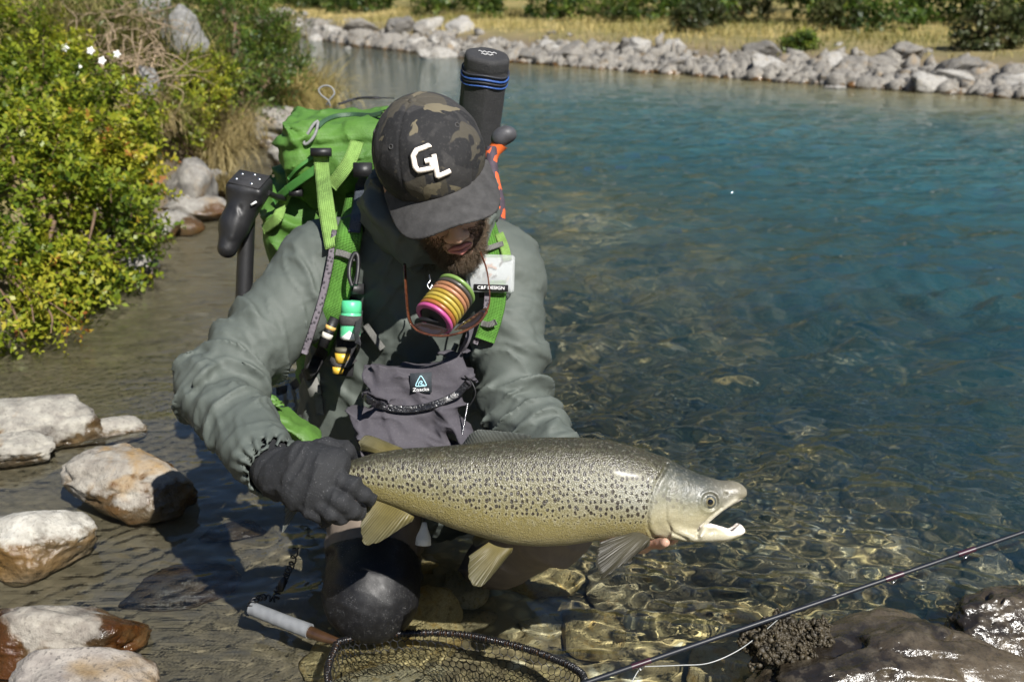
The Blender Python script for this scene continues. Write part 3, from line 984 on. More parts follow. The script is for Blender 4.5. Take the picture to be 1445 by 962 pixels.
def sample_body(region, n, seed):
    """random surface points of the head in head coordinates (s, f, u) inside region"""
    rg = np.random.default_rng(seed)
    q = (V - HC) @ HR
    e1 = V[F[:, 1]] - V[F[:, 0]]; e2 = V[F[:, 3]] - V[F[:, 0]]
    nf = np.cross(e1, e2); cen = V[F].mean(1); nf /= np.linalg.norm(nf, axis=1)[:, None] + 1e-12
    w = region((cen - HC) @ HR)
    p = w / w.sum(); i = rg.choice(len(F), n, p=p)
    u1, u2 = rg.random(n), rg.random(n)
    return V[F[i, 0]] + e1[i] * u1[:, None] + e2[i] * u2[:, None], nf[i]

def beard_region(q):
    s, f, u = q[:, 0], q[:, 1], q[:, 2]
    m = (np.abs(s) < .074) & (f > .004) & (u < -.040 - .016 * (np.abs(s) < .05)) & (u > -.17)
    line = -.072 + 1.1 * np.clip(np.abs(s) - .038, 0, .1)
    m &= (u < line) | (np.abs(s) > .06)
    lips = (np.abs(s) < .021) & (u < -.083) & (u > -.106) & (f > .08)
    philt = (np.abs(s) < .03) & (u > -.072)
    return (m & ~lips & ~philt).astype(float) * (1 + 2.0 * (u < -.1))
MHAIR = NT('hair_mat'); MHAIR.set(base=MHAIR.mix(MHAIR.noise(MHAIR.coord(), 60, 3), (.035, .025, .016), (.17, .12, .075)), rough=.5, spec=.4); MHAIR = MHAIR.m
r_, n_ = sample_body(beard_region, 9000, 4)
part('beard', hair_strands('beard', r_, n_, .0145, 3, .00038, .45, 5, MHAIR, unit(-_hu * .8 + _hf * .1)), MHAIR, person, 'short brown beard', kind='stuff')

# ---- cap
def d_crown(q):
    d = ell(q, A(0, -.012, .026), A(.0845, .107, .091))
    d = smin(d, ell(q, A(0, .022, .044), A(.076, .080, .067)), .03)
    d = d + .0022 * fbm(q * 30, 3, 5) - .0018 * ridged(q * 14, 2, 9) - .0012
    for k in range(3):                                        # panel seams
        an = k * math.pi / 3 + math.pi / 6 * 0 + math.pi / 2
        pl = np.abs(q[:, 0] * math.cos(an) + (q[:, 1] + .005) * math.sin(an))
        d = d + .0016 * np.exp(-(pl / .0022) ** 2)
    return d
def brim_u(s, f):
    """height of the brim sheet over the head's side/forward plane"""
    return .010 - .42 * (f - .085) - 5.5 * s * s
def f_cap_crown(P):
    q = (P - HC) @ HR
    d = d_crown(q)
    d = np.maximum(d, -(d + .0045))
    cut = (-.012 + .10 * np.clip(q[:, 1], -.2, .0) * -1 * .15 + .012) - q[:, 2]
    return np.maximum(d, cut)
def f_brim(P):
    q = (P - HC) @ HR
    sh = np.abs(q[:, 2] - brim_u(q[:, 0], q[:, 1])) * .8 - .0021
    out = ((np.abs(q[:, 0]) / .0875) ** 2.6 + (np.clip(q[:, 1] - .045, 0, 1) / .1095) ** 2.6) ** (1 / 2.6) - 1
    d = np.maximum(sh, out * .08)
    d = np.maximum(d, .02 - q[:, 1])
    return np.maximum(d, -(d_crown(q) + .002))
def m_camo():
    t = NT('cap_mat'); v = t.coord()
    n = t.noise(v, 15, 3, .5, .5); n2 = t.noise(t.mapping(v, loc=(3, 1, 5)), 21, 3, .5, .7); n3 = t.noise(v, 9, 3, .5, .4); f = t.noise(v, 190, 3)
    w = t.math('SINE', t.math('MULTIPLY', t.math('ADD', t.sep(v)[0], t.sep(v)[2]), 2600))
    c = t.mix(t.rng(n3, .5, .52), (.017, .017, .018), (.032, .031, .031))
    c = t.mix(t.rng(n, .585, .60), c, (.058, .052, .040))
    c = t.mix(t.rng(n2, .64, .65), c, (.125, .108, .072))
    c = t.mix(t.math('MULTIPLY', t.rng(f, .55, .8), .4), c, (.09, .085, .08))
    t.set(base=c, rough=.85, spec=.25, normal=t.bump(t.math('ADD', f, t.math('MULTIPLY', w, .1)), .35, .0016))
    return t.m
MCAP = m_camo()
def hbox(lo, hi):
    c = np.array([H(*p) for p in np.array(np.meshgrid(*zip(lo, hi))).reshape(3, -1).T]); return c.min(0) - .01, c.max(0) + .01
V1, F1 = sdf_mesh(f_cap_crown, *hbox((-.11, -.14, -.04), (.11, .13, .16)), .0022)
capo = part('cap', mesh_np('cap', V1, F1), MCAP, person, 'black camouflage baseball cap')
V2, F2 = sdf_mesh(f_brim, *hbox((-.1, .02, -.10), (.1, .18, .08)), .0018)
def subpart(name, me, m, par, label=None, **k): return part(name, me, m, par, label, **k)
MBRIM = simple('brim_mat', (.034, .033, .033), .85, .35, 60, .4, .0015)
subpart('brim', mesh_np('brim', V2, F2), MBRIM, capo, 'faded grey-black brim')
b = MB(); c = H(0, -.002, .1215)
b.lathe(c, _hu, [(-.004, .0), (-.003, .0075), (0, .008), (.0025, .006), (.0038, 0)], 16)
subpart('button', b.mesh('button'), MCAP, capo)
for s_, f_, u_ in ((-.052, .058, .088), (.050, .060, .089), (-.070, -.02, .085)):
    p0 = A(s_, f_, u_); nn = unit(p0 - A(0, 0, .03)); p1 = A(0, 0, .03) + nn * .09
    for _ in range(30): p1 = p1 + nn * (-d_crown(p1[None])[0]) * .8
    b = MB(); R = frame(HR @ nn, HR @ A(1, 0, 0)); th = np.linspace(0, 2 * np.pi, 15)[:-1]
    b.tube([H(*p1) + R @ A(.0034 * math.cos(k), .0034 * math.sin(k), .0002) for k in th], .0012, 6, True)
    subpart('eyelet', b.mesh('eyelet'), MBRIM, capo)

# embroidered letters "GL", laid onto the crown
def on_crown(s, u):
    p = A(s, .13, u)
    for _ in range(40): p = p + A(0, -1, 0) * max(-.02, min(.02, d_crown(p[None])[0] * .7))
    return p
def letter_strokes(strokes, r, cx, cu, sc, slant, lift):
    b = MB()
    for st in strokes:
        pts = []
        for k in range(len(st) - 1):
            a, c_ = np.array(st[k]), np.array(st[k + 1])
            for t_ in np.linspace(0, 1, 7)[:(7 if k == len(st) - 2 else 6)]:
                x, y = a + (c_ - a) * t_
                q = on_crown(cx + (x + slant * y) * sc, cu + y * sc)
                pts.append(H(*(q + A(0, lift, 0))))
        b.tube(pts, r, 10)
    return b
G_ = [(1.0, .95), (.98, 1.05), (.25, 1.0), (.02, .78), (.02, .24), (.18, .02), (.95, .0), (.98, .42), (.62, .42)]
L_ = [(1.16, .62), (1.16, -.48), (1.18, -.55), (1.95, -.50)]
MLET = simple('letter_mat', (.80, .72, .64), .75, .06, 200, .5, .0012)
MOUT = simple('letter_outline_mat', (.012, .012, .013), .8, .1, 200, .4, .001)
sc_ = .0265
for st, nm in ((G_, 'letter_g'), (L_, 'letter_l')):
    subpart('embroidered_letter', letter_strokes([st], .0042, -.030, .060, sc_, .16, .0018).mesh(nm), MLET, capo, 'raised white letter ' + ('G' if nm[-1] == 'g' else 'L'))
subpart('letter_outline', letter_strokes([G_, L_], .0058, -.030, .060, sc_, .16, -.0018).mesh('outline'), MOUT, capo)

# ---- jacket meshes
V, F = sdf_mesh(d_jacket, LO, HI, .0040)
jacket = part('jacket', mesh_np('jacket', V, F), MJ, person, 'grey-green rain jacket', recv=True)
# hood rolled behind the neck
def f_hood(P):
    d = 9.0; n = 26
    ax = unit(HC - J['neck']); R = frame(ax, CR)
    c0 = J['neck'] + ax * .035 + A(0, .02, 0)
    q = (P - c0) @ R
    an = np.arctan2(q[:, 1], q[:, 0]); rr = np.hypot(q[:, 0] / 1.05, q[:, 1])
    hz = .018 + .030 * (0.5 + .5 * np.sin(an)) 
    d = np.hypot((rr - .088) / .022, (q[:, 2] - hz * .6) / (.055 + .02 * np.sin(an))) - 1
    d = d * .024
    w = .016 * (ridged(np.stack([an * 1.6, q[:, 2] * 24, 0 * an], -1), 2, 4) - .5) + .006 * (folds(P, ax, 22, 8, 61) - .5)
    return d - w
c0 = J['neck']
V, F = sdf_mesh(f_hood, c0 - .17, c0 + .19, .0035)
part('hood', mesh_np('hood', V, F), MJ, person, 'hood lying round the neck')

# elastic hem inside the cuff and gloved hand
def f_glove(P):
    d = d_hand(P, RH)
    ax = jac_dir('relb', 'rwri')
    d = smin(d, cap(P, J['rwri'] - ax * .035, J['rwri'] + ax * .02, .035, .034), .012)
    w = .0016 * (folds(P, unit(A(.8, -.3, -.4)), 42, 13, 71, .008) - .5) * 2 + .0010 * fbm(P * 90, 2, 73)
    hem = (P - J['rwri']) @ ax
    w = w - .0016 * np.exp(-((hem - .022) / .003) ** 2)
    return d - w
def m_glove():
    t = NT('glove_mat'); v = t.coord()
    n = t.noise(v, 30, 4); f = t.noise(v, 420, 3)
    c = t.mix(n, (.011, .0115, .013), (.022, .023, .025))
    c = t.mix(t.rng(f, .62, .72, 0, .5), c, (.12, .12, .125))
    t.set(base=c, rough=.80, spec=.3, normal=t.bump(f, .5, .0016))
    return t.m
MGL = m_glove()
c0 = J['rhand']
V, F = sdf_mesh(f_glove, U(360, 740, 1.50).clip(-9, 9) - A(.05, .12, .06), U(540, 610, 1.42) + A(.03, .16, .06), .0024)
part('glove', mesh_np('glove', V, F), MGL, person, 'dusty black knit glove')

# ---- waders
def d_waders(P):
    d = cap(P, J['rhip'], J['rkne'], .100, .074)
    d = smin(d, cap(P, J['rkne'], J['rank'], .070, .058), .03)
    l = cap(P, J['lhip'], J['lkne'], .100, .072)
    l = smin(l, cap(P, J['lkne'], J['lank'], .070, .058), .03)
    d = smin(d, l, .03)
    d = smin(d, ell(P, J['pelvis'] + A(0, .02, -.02), (.17, .13, .14)), .05)
    d = smin(d, cap(P, J['rank'], J['rank'] + A(0, .12, -.03), .055, .06), .03)
    return d - .0045 * (folds(P, unit(A(.3, .5, .8)), 17, 6, 81) - .5) * 2 * sstep(0, .05, np.linalg.norm(P - J['rkne'], axis=1) - .07) - .0008 * fbm(P * 60, 2, 5)
V, F = sdf_mesh(d_waders, A(-.55, 1.2, -.28), A(.32, 2.45, .5), .0055)
waders = part('waders', mesh_np('waders', V, F), simple('wader_mat', (.155, .125, .098), .72, .15, 40, .3, .002), person, 'grey-brown chest waders', recv=True)
def f_knee(P):
    d = d_waders(P) - .004
    ax = unit(J['rkne'] - J['rhip'])
    reg = ((J['rkne'] - ax * .075) - P) @ ax + .03 * np.cos(((P - J['rkne']) @ CR) * 16) - .012
    reg2 = np.linalg.norm(P - J['rkne'] - A(0, .02, 0), axis=1) - .165
    return np.maximum(np.maximum(d, -(d + .007)), np.maximum(reg, reg2))
V, F = sdf_mesh(f_knee, J['rkne'] - .19, J['rkne'] + .19, .0034)
def m_neo():
    t = NT('neoprene_mat'); v = t.coord()
    f = t.noise(v, 700, 2); g = t.noise(v, 60, 4)
    sp = t.math('MULTIPLY', t.rng(f, .64, .70), t.rng(g, .42, .62))
    t.set(base=t.mix(sp, (.006, .006, .007), (.22, .22, .22)), rough=t.rng(g, .3, .7, .40, .58), spec=.4, normal=t.bump(f, .35, .0012))
    return t.m
part('knee_guard', mesh_np('knee_guard', V, F), m_neo(), person, 'wet black neoprene knee', recv=True)

# ray march from the lens onto the clothed front, so that gear can be hung on it
def front(px, py, off=.004, lo=1.3, hi=2.4, f=None):
    r = ray(px, py); t_ = lo; f = f or d_jacket0
    for _ in range(60):
        d = f((CO + r * t_)[None])[0]
        if d < .0005: break
        t_ += d * .8 / np.linalg.norm(r)
        if t_ > hi: break
    return CO + r * (t_ - off)


# ================================================================== the trout
FS = 976.0                                  # photo pixels per metre at the fish
FD = FOC / FS
def fx_(px): return (px - 750.0) / FS
def fz_(py): return -(py - 690.0) / FS
F0 = U(750, 690, FD)
trout = empty('brown_trout', tuple(F0), 'large spotted brown trout with open mouth held out across both hands', 'fish')
trout.rotation_euler = (-PITCH, 0, 0)       # flank turned to the lens
bpy.context.view_layer.update()
TM = np.array(trout.matrix_world)
def tpart(name, me, m, label=None, par=None, **k):
    o = add(name, me, m, par or trout, label, **k)
    return o

_top = [(412, 677), (440, 672), (465, 663), (490, 651), (530, 638), (560, 633), (600, 631), (640, 628), (700, 622), (760, 617), (820, 617), (860, 621), (900, 631), (925, 640), (945, 648), (960, 656), (985, 668), (1010, 676), (1030, 681), (1042, 685), (1050, 692)]
_bot = [(412, 702), (440, 704), (465, 703), (490, 700), (520, 703), (530, 705), (560, 715), (590, 727), (610, 733), (640, 745), (680, 757), (720, 767), (760, 770), (800, 768), (837, 762), (870, 759), (900, 759), (930, 758), (952, 757), (970, 754), (985, 745), (1000, 733), (1020, 718.5), (1035, 709), (1044, 705), (1050, 698)]
TX, TZ = np.array([fx_(a) for a, _ in _top]), np.array([fz_(b) for _, b in _top])
BX, BZ = np.array([fx_(a) for a, _ in _bot]), np.array([fz_(b) for _, b in _bot])
_wid = [(412, .007), (440, .010), (470, .016), (500, .022), (560, .032), (640, .043), (720, .050), (800, .054), (860, .054), (900, .050), (940, .043), (970, .036), (1000, .030), (1025, .0235), (1045, .015), (1051, .008)]
WX, WW = np.array([fx_(a) for a, _ in _wid]), np.array([b for _, b in _wid])
def smooth_interp(x, X, Y):
    return (np.interp(x - .006, X, Y) + np.interp(x, X, Y) * 2 + np.interp(x + .006, X, Y)) / 4
def poly_d(q, pts):
    """distance in the flank plane to a polyline given in photo pixels"""
    d = np.full(len(q), 9.0)
    P2 = np.stack([q[:, 0], q[:, 2]], 1)
    pp = [A(fx_(a), fz_(b)) for a, b in pts]
    for a, b in zip(pp[:-1], pp[1:]):
        ab = b - a; h = np.clip(((P2 - a) @ ab) / (ab @ ab), 0, 1)
        d = np.minimum(d, np.linalg.norm(P2 - a - h[:, None] * ab, axis=1))
    return d
OPER = [(938, 652), (922, 672), (912, 695), (907, 718), (909, 738), (918, 752), (932, 757)]
PREO = [(937, 684), (932, 705), (934, 727), (945, 746), (965, 755)]
MAXI = [(1014, 712), (1000, 722), (986, 738), (978, 751)]
MAXB = [(1034, 703), (1014, 716), (998, 731), (983, 749)]
def d_trout(q):
    x = q[:, 0]
    zt, zb, w = smooth_interp(x, TX, TZ), smooth_interp(x, BX, BZ), smooth_interp(x, WX, WW)
    h = np.maximum((zt - zb) / 2, .002); zc = (zt + zb) / 2
    n = 2.15
    k = (np.abs(q[:, 1] / w) ** n + np.abs((q[:, 2] - zc) / h) ** n) ** (1 / n)
    d = (k - 1) * np.minimum(w, h) * .9
    d = np.maximum(d, fx_(412) - x); d = np.maximum(d, x - fx_(1051))
    d = smin(d, ell(q, A(fx_(1033), 0, fz_(691.5)), A(.0175, .0175, .0122)), .010)
    # lower jaw: two tapering rami joined at a hooked chin, hollow mouth floor
    jx = [940, 975, 1005, 1030, 1042, 1049]
    jt = np.interp(x, [fx_(a) for a in jx], [fz_(b) for b in (722, 743, 738, 745.5, 740, 746)])
    jb = np.interp(x, [fx_(a) for a in (940, 970, 1000, 1025, 1040, 1049)], [fz_(b) for b in (758, 762, 763.5, 762, 757, 750)])
    jw = np.interp(x, [fx_(a) for a in jx], (.036, .032, .024, .016, .012, .007))
    jh = np.maximum((jt - jb) / 2, .002)
    kj = (np.abs(q[:, 1] / jw) ** 2.4 + np.abs((q[:, 2] - (jt + jb) / 2) / jh) ** 2.4) ** (1 / 2.4)
    dj = (kj - 1) * np.minimum(jw, jh) * .9
    dj = np.maximum(dj, np.maximum(fx_(942) - x, x - fx_(1050)))
    dj = smin(dj, ell(q, A(fx_(1041), 0, fz_(747)), A(.0085, .011, .0088)), .005)
    hol = (np.sqrt((q[:, 1] / (jw * .62)) ** 2 + ((q[:, 2] - jt) / (jh * 1.0)) ** 2 + np.clip((fx_(985) - x) / .02, 0, 9) ** 2 + np.clip((x - fx_(1032)) / .012, 0, 9) ** 2) - 1) * .007
    dj = np.maximum(dj, -hol)
    d = smin(d, dj, .004)
    # hollow of the palate between the jaws
    pal = (np.sqrt(((x - fx_(1012)) / .042) ** 2 + (q[:, 1] / .017) ** 2 + ((q[:, 2] - fz_(734) - (x - fx_(1012)) * .55) / .0085) ** 2) - 1) * .0085
    d = np.maximum(d, -pal)
    side = sstep(0, .01, np.abs(q[:, 1]))
    po, pp, pm = poly_d(q, OPER), poly_d(q, PREO), poly_d(q, MAXI)
    d = d + side * (.0015 * np.exp(-(po / .0020) ** 2) + .0016 * np.exp(-(pp / .0022) ** 2) + .0022 * np.exp(-(pm / .0016) ** 2))
    inside = (x > fx_(909))
    d = d - side * .0012 * np.exp(-((po - .006) / .005) ** 2) * inside
    d = d - side * .0022 * np.exp(-(poly_d(q, MAXB) / .0042) ** 2)
    # eye socket and nostril
    e = np.hypot(x - fx_(996), q[:, 2] - fz_(703))
    d = d + side * (.0022 * np.exp(-((e - .0105) / .0022) ** 2)) - side * .0016 * np.exp(-((e - .0145) / .0025) ** 2)
    nn = np.hypot(x - fx_(1019), q[:, 2] - fz_(693))
    d = d + side * .003 * np.exp(-(nn / .0024) ** 2)
    return d
V, F = sdf_mesh(d_trout, A(fx_(400), -.07, fz_(780)), A(fx_(1062), .07, fz_(605)), .0019)
me = mesh_np('trout_body', V, F)
zt, zb = smooth_interp(V[:, 0], TX, TZ), smooth_interp(V[:, 0], BX, BZ)
zb = np.where(V[:, 0] > fx_(950), fz_(762), zb)
attr(me, 'vv', np.clip((V[:, 2] - zb) / (zt - zb), 0, 1))
attr(me, 'uu', V[:, 0] * FS + 750)
po = poly_d(V, OPER); edge_x = np.interp(V[:, 2], [fz_(b) for _, b in OPER][::-1], [fx_(a) for a, _ in OPER][::-1])
attr(me, 'headm', sstep(-.006, .010, V[:, 0] - edge_x))
mouth = sstep(.004, -.001, np.abs(V[:, 1]) - .016) * sstep(fx_(978), fx_(988), V[:, 0]) * (V[:, 2] < np.interp(V[:, 0], [fx_(980), fx_(1040)], [fz_(728), fz_(702)])) * (V[:, 2] > fz_(752))
attr(me, 'mouth', mouth)
attr(me, 'maxi', np.exp(-(poly_d(V, MAXB) / .0045) ** 2))

def vor2(t, v, scale, out='Distance', rnd=1.0):
    o = t.vor(v, scale, out=out, rnd=rnd); o.node.voronoi_dimensions = '2D'
    return o

def m_trout():
    t = NT('trout_mat'); v = t.coord(); s = t.sep(v)
    vv, uu, hd, mo = t.attr('vv'), t.attr('uu'), t.attr('headm'), t.attr('mouth')
    n = t.noise(v, 30, 4); nf = t.noise(v, 220, 3)
    vn = t.math('ADD', vv, t.math('MULTIPLY', t.math('SUBTRACT', n, .5), .14))
    body = t.ramp(vn, [(0, (.25, .225, .14)), (.12, (.21, .176, .072)), (.28, (.165, .138, .047)), (.45, (.132, .118, .053)), (.62, (.118, .11, .060)), (.80, (.060, .058, .031)), (.95, (.028, .028, .017))])
    silver = t.math('MULTIPLY', t.rng(uu, 760, 900), t.rng(t.math('ABSOLUTE', t.math('SUBTRACT', vv, .5)), .08, .3, 1, 0))
    body = t.mix(t.math('MULTIPLY', silver, .55), body, (.25, .26, .25))
    # spots: flank (large) and back (small, dense)
    flat = t.comb(s[0], s[2], 0.0)
    wob = t.n('VectorMath'); wob.operation = 'ADD'; t.l(flat, wob.inputs[0])
    nv = t.n('TexNoise'); nv.inputs['Scale'].default_value = 120; t.l(flat, nv.inputs['Vector'])
    sc = t.n('VectorMath'); sc.operation = 'SCALE'; t.l(nv.outputs['Color'], sc.inputs[0]); sc.inputs['Scale'].default_value = .0045; t.l(sc.outputs[0], wob.inputs[1])
    fv = t.mapping(wob.outputs[0], (1.18, .86, 1))
    v1 = vor2(t, fv, 116, rnd=.66); v2 = vor2(t, fv, 165, rnd=.75)
    v1c = t.sep(vor2(t, fv, 116, out='Color', rnd=.66))[0]
    low = t.math('ADD', t.math('MULTIPLY', t.rng(uu, 500, 860), -.15), .40)
    lowv = t.math('SUBTRACT', t.math('ADD', vv, t.math('MULTIPLY', t.math('SUBTRACT', t.noise(v, 18, 2), .5), .20)), low)
    flank = t.math('MULTIPLY', t.rng(lowv, -.10, -.02), t.rng(vv, .74, .86, 1, 0))
    back = t.rng(vv, .68, .80)
    r1 = t.math('MULTIPLY', t.math('ADD', t.math('MULTIPLY', v1c, .13), .205), t.rng(lowv, -.10, .08, .0, 1))
    sp1 = t.math('MULTIPLY', t.rng(t.math('SUBTRACT', v1, r1), -.03, .07, 1, 0), flank)
    halo = t.math('MULTIPLY', t.rng(t.math('ABSOLUTE', t.math('SUBTRACT', v1, t.math('ADD', r1, .17))), .04, .20, 1, 0), flank)
    sp2 = t.math('MULTIPLY', t.rng(v2, .26, .46, 1, 0), t.math('MULTIPLY', back, t.rng(vv, .8, .97, 1.0, .7)))
    notail = t.math('SUBTRACT', 1, hd)
    body = t.mix(t.math('MULTIPLY', t.math('MULTIPLY', halo, notail), .30), body, (.33, .31, .21))
    body = t.mix(t.math('MULTIPLY', sp2, notail), body, (.022, .018, .011))
    body = t.mix(t.math('MULTIPLY', sp1, notail), body, t.mix(v1c, (.004, .0035, .003), (.014, .008, .005)))
    # head: blue-grey above, silvery white cheek and throat, a few spots on the gill cover
    head = t.ramp(vn, [(0, (.33, .31, .24)), (.34, (.30, .268, .165)), (.50, (.18, .168, .10)), (.63, (.088, .092, .072)), (.80, (.042, .049, .046)), (1, (.02, .024, .022))])
    head = t.mix(t.rng(t.noise(v, 70, 5, .65), .42, .68, 0, .55), head, t.mix(vv, (.40, .36, .24), (.05, .055, .045)))
    snout = t.rng(uu, 985, 1045)
    head = t.mix(t.math('MULTIPLY', snout, t.rng(vv, .45, .7)), head, (.17, .155, .115))
    hs = t.math('MULTIPLY', t.rng(vor2(t, fv, 92, rnd=.9), .20, .30, 1, 0), t.math('MULTIPLY', t.rng(uu, 945, 970, 1, 0), t.rng(t.math('ABSOLUTE', t.math('SUBTRACT', vv, .58)), .10, .16, 1, 0)))
    head = t.mix(t.math('MULTIPLY', hs, .85), head, (.05, .042, .03))
    head = t.mix(t.rng(uu, 905, 985, .55, 0), head, body)
    c = t.mix(hd, body, head)
    c = t.mix(t.math('MULTIPLY', t.attr('maxi'), .8), c, (.50, .47, .37))
    c = t.mix(mo, c, t.mix(nf, (.62, .55, .50), (.74, .69, .62)))
    c = t.mix(t.rng(nf, .55, .8, 0, .25), c, (.55, .53, .45))
    scl = vor2(t, t.mapping(flat, (1, 1.15, 1)), 420)
    c = t.mix(t.math('MULTIPLY', notail, t.rng(scl, .25, .55, 0, .28)), c, (.045, .040, .022))
    c = t.mix(t.rng(t.noise(t.mapping(v, (.4, 1, 1.6)), 55, 4), .5, .75, 0, .28), c, (.10, .085, .04))
    h = t.math('ADD', t.math('MULTIPLY', t.math('MULTIPLY', scl, notail), .8), t.math('MULTIPLY', nf, 1.3))
    t.set(base=c, rough=t.math('ADD', t.math('MULTIPLY', t.noise(v, 45, 3), .26), .30), spec=.55, coat=.06, coatr=.2, normal=t.bump(h, .55, .0013))
    return t.m
MT = m_trout()
tb = tpart('body', me, MT)

# eye
b = MB(); ec = A(fx_(996), 0, fz_(703))
yy = 0.0
for k in range(200):
    if d_trout(A(ec[0], -.05 + k * .00025, ec[2])[None])[0] < 0: yy = -.05 + k * .00025; break
def eye_disc(r, y, dome):
    b = MB(); n = 28; V = []; prof = [(1, 0), (.85, dome * .45), (.6, dome * .8), (.3, dome * .96), (0.001, dome)]
    for rr, dy in prof:
        for k in range(n): V.append((ec[0] + r * rr * math.cos(6.2832 * k / n), y - dy, ec[2] + r * rr * math.sin(6.2832 * k / n)))
    F = [(i * n + k, i * n + (k + 1) % n, (i + 1) * n + (k + 1) % n, (i + 1) * n + k) for i in range(len(prof) - 1) for k in range(n)]
    b.add(V, F); return b.mesh('eye')
eye = tpart('eye', eye_disc(.0074, yy + .0012, .0042), simple('iris_mat', (.19, .165, .095), .12, .45, 500, 0, coat=.6))
tpart('eye_rim', eye_disc(.0092, yy + .0016, .0030), simple('eyerim_mat', (.06, .065, .06), .25, .2, 300), par=eye)
tpart('pupil', eye_disc(.0042, yy - .0022, .0024), simple('pupil_mat', (.004, .005, .006), .05, 0, 10, 0, coat=1.0), par=eye)

# fins: thick-rooted membranes with corrugated rays
def m_fin(name, base, tip, ray_c, dark=.3):
    t = NT(name); v = t.coord(); a, u = t.attr('ray'), t.attr('out')
    st = t.math('SINE', t.math('MULTIPLY', t.math('ADD', a, t.math('MULTIPLY', t.noise(v, 25, 2), .05)), 120.0)); n = t.noise(v, 60, 4)
    c = t.mix(t.rng(u, .1, .95), base, tip)
    c = t.mix(t.rng(st, .0, .9, 0, .38), c, ray_c)
    c = t.mix(t.rng(n, .45, .75, 0, .35), c, tuple(x * dark for x in base))
    t.set(base=c, rough=.42, spec=.4, normal=t.bump(t.math('ADD', st, t.math('MULTIPLY', n, 1.5)), .35, .0011), coat=.0, coatr=.15)
    # thin membranes let some light through
    tr = t.n('BsdfTranslucent'); t.l(c, tr.inputs[0])
    mx = t.n('MixShader'); mx.inputs[0].default_value = .38; t.l(t.b.outputs[0], mx.inputs[1]); t.l(tr.outputs[0], mx.inputs[2]); t.l(mx.outputs[0], t.out.inputs[0])
    return t.m
def fin(name, base, tip, y0, y1, m, label=None, bow=.0, nu=40, nv=16, seed=0, thick=.0022, wave=.0045, rag=.011):
    """base, tip: photo-pixel polylines; y0/y1 offset from the flank plane at base and tip"""
    Bp = spline([A(fx_(a), 0, fz_(c)) for a, c in base], nu); Tp = spline([A(fx_(a), 0, fz_(c)) for a, c in tip], nu)
    rg = np.random.default_rng(seed); r = fbm(np.stack([np.linspace(0, 9, nu), np.zeros(nu), np.zeros(nu)], -1), 3, seed)
    VV, ra, ou = [], [], []
    for side in (0, 1):
        for j in range(nv + 1):
            tt = j / nv
            for i in range(nu):
                s = i / (nu - 1)
                e = 1 + rag * 10 * r[i] * tt
                p = Bp[i] + (Tp[i] - Bp[i]) * tt * e
                y = y0 + (y1 - y0) * tt + bow * math.sin(math.pi * s) * tt + wave * math.sin(s * 9 + seed) * tt + .0006 * math.sin(s * 150 * .5) * tt
                th = thick * (1.25 - tt * 1.05) * (1 if 0 < i < nu - 1 else .3)
                VV.append((p[0], y + (th if side else -th) * .5, p[2])); ra.append(s); ou.append(tt)
    n1 = (nv + 1) * nu; Fq = []
    for side in (0, 1):
        for j in range(nv):
            for i in range(nu - 1):
                a = side * n1 + j * nu + i
                q = (a, a + 1, a + nu + 1, a + nu)
                Fq.append(q if side else q[::-1])
    for j in range(nv):
        for i in (0, nu - 1):
            a = j * nu + i; q = (a, a + nu, a + nu + n1, a + n1); Fq.append(q if i else q[::-1])
    for i in range(nu - 1):
        a = nv * nu + i; Fq.append((a, a + 1, a + 1 + n1, a + n1))
    me = mesh_np(name, np.array(VV), np.array(Fq)); attr(me, 'ray', ra); attr(me, 'out', ou)
    return tpart(name, me, m, label)
MF_Y = m_fin('fin_yellow', (.17, .14, .045), (.13, .12, .065), (.05, .04, .015))
MF_G = m_fin('fin_grey', (.09, .09, .07), (.13, .14, .125), (.025, .025, .02))
MF_D = m_fin('fin_dark', (.085, .075, .042), (.045, .042, .03), (.02, .017, .011))
fin('dorsal_fin', [(652, 630), (680, 627), (712, 624), (748, 619)], [(650, 631), (668, 611), (700, 612), (752, 618)], .008, .045, MF_G, 'folded grey dorsal fin', seed=1)
fin('adipose_fin', [(534, 640), (548, 637), (560, 636), (572, 634)], [(509, 637), (507, 622), (520, 615), (566, 631)], .0, .004, MF_Y, 'small fleshy fin near the tail', seed=2, thick=.008, nu=24)
fin('anal_fin', [(527, 702), (545, 708), (565, 716), (586, 727)], [(513, 722), (514, 745), (522, 767), (584, 731)], -.012, -.022, MF_Y, 'pale fan-shaped fin behind the belly', seed=3)
fin('pelvic_fin', [(690, 758), (700, 763), (712, 766), (724, 766)], [(664, 773), (663, 795), (678, 815), (722, 769)], -.034, -.050, MF_Y, 'yellowish belly fin', bow=-.004, seed=4)
fin('pelvic_fin', [(672, 755), (680, 757), (690, 759), (696, 760)], [(667, 761), (666, 768), (672, 774), (698, 764)], .02, .022, MF_Y, seed=5)
fin('pectoral_fin', [(887, 741), (897, 742), (906, 746), (911, 750)], [(838, 752), (838, 775), (844, 796), (908, 757)], -.050, -.066, MF_D, 'wet dark fin glinting behind the gill cover', bow=-.012, seed=6)
fin('pectoral_fin', [(884, 756), (890, 757), (898, 758), (903, 758)], [(874, 788), (886, 799), (896, 798), (905, 776)], .030, .034, MF_D, seed=7)
fin('tail_fin', [(430, 673), (426, 684), (426, 694), (430, 705)], [(392, 628), (402, 672), (400, 712), (399, 752)], .0, .006, MF_G, 'spread tail behind the glove', seed=8, bow=.0, nu=60)

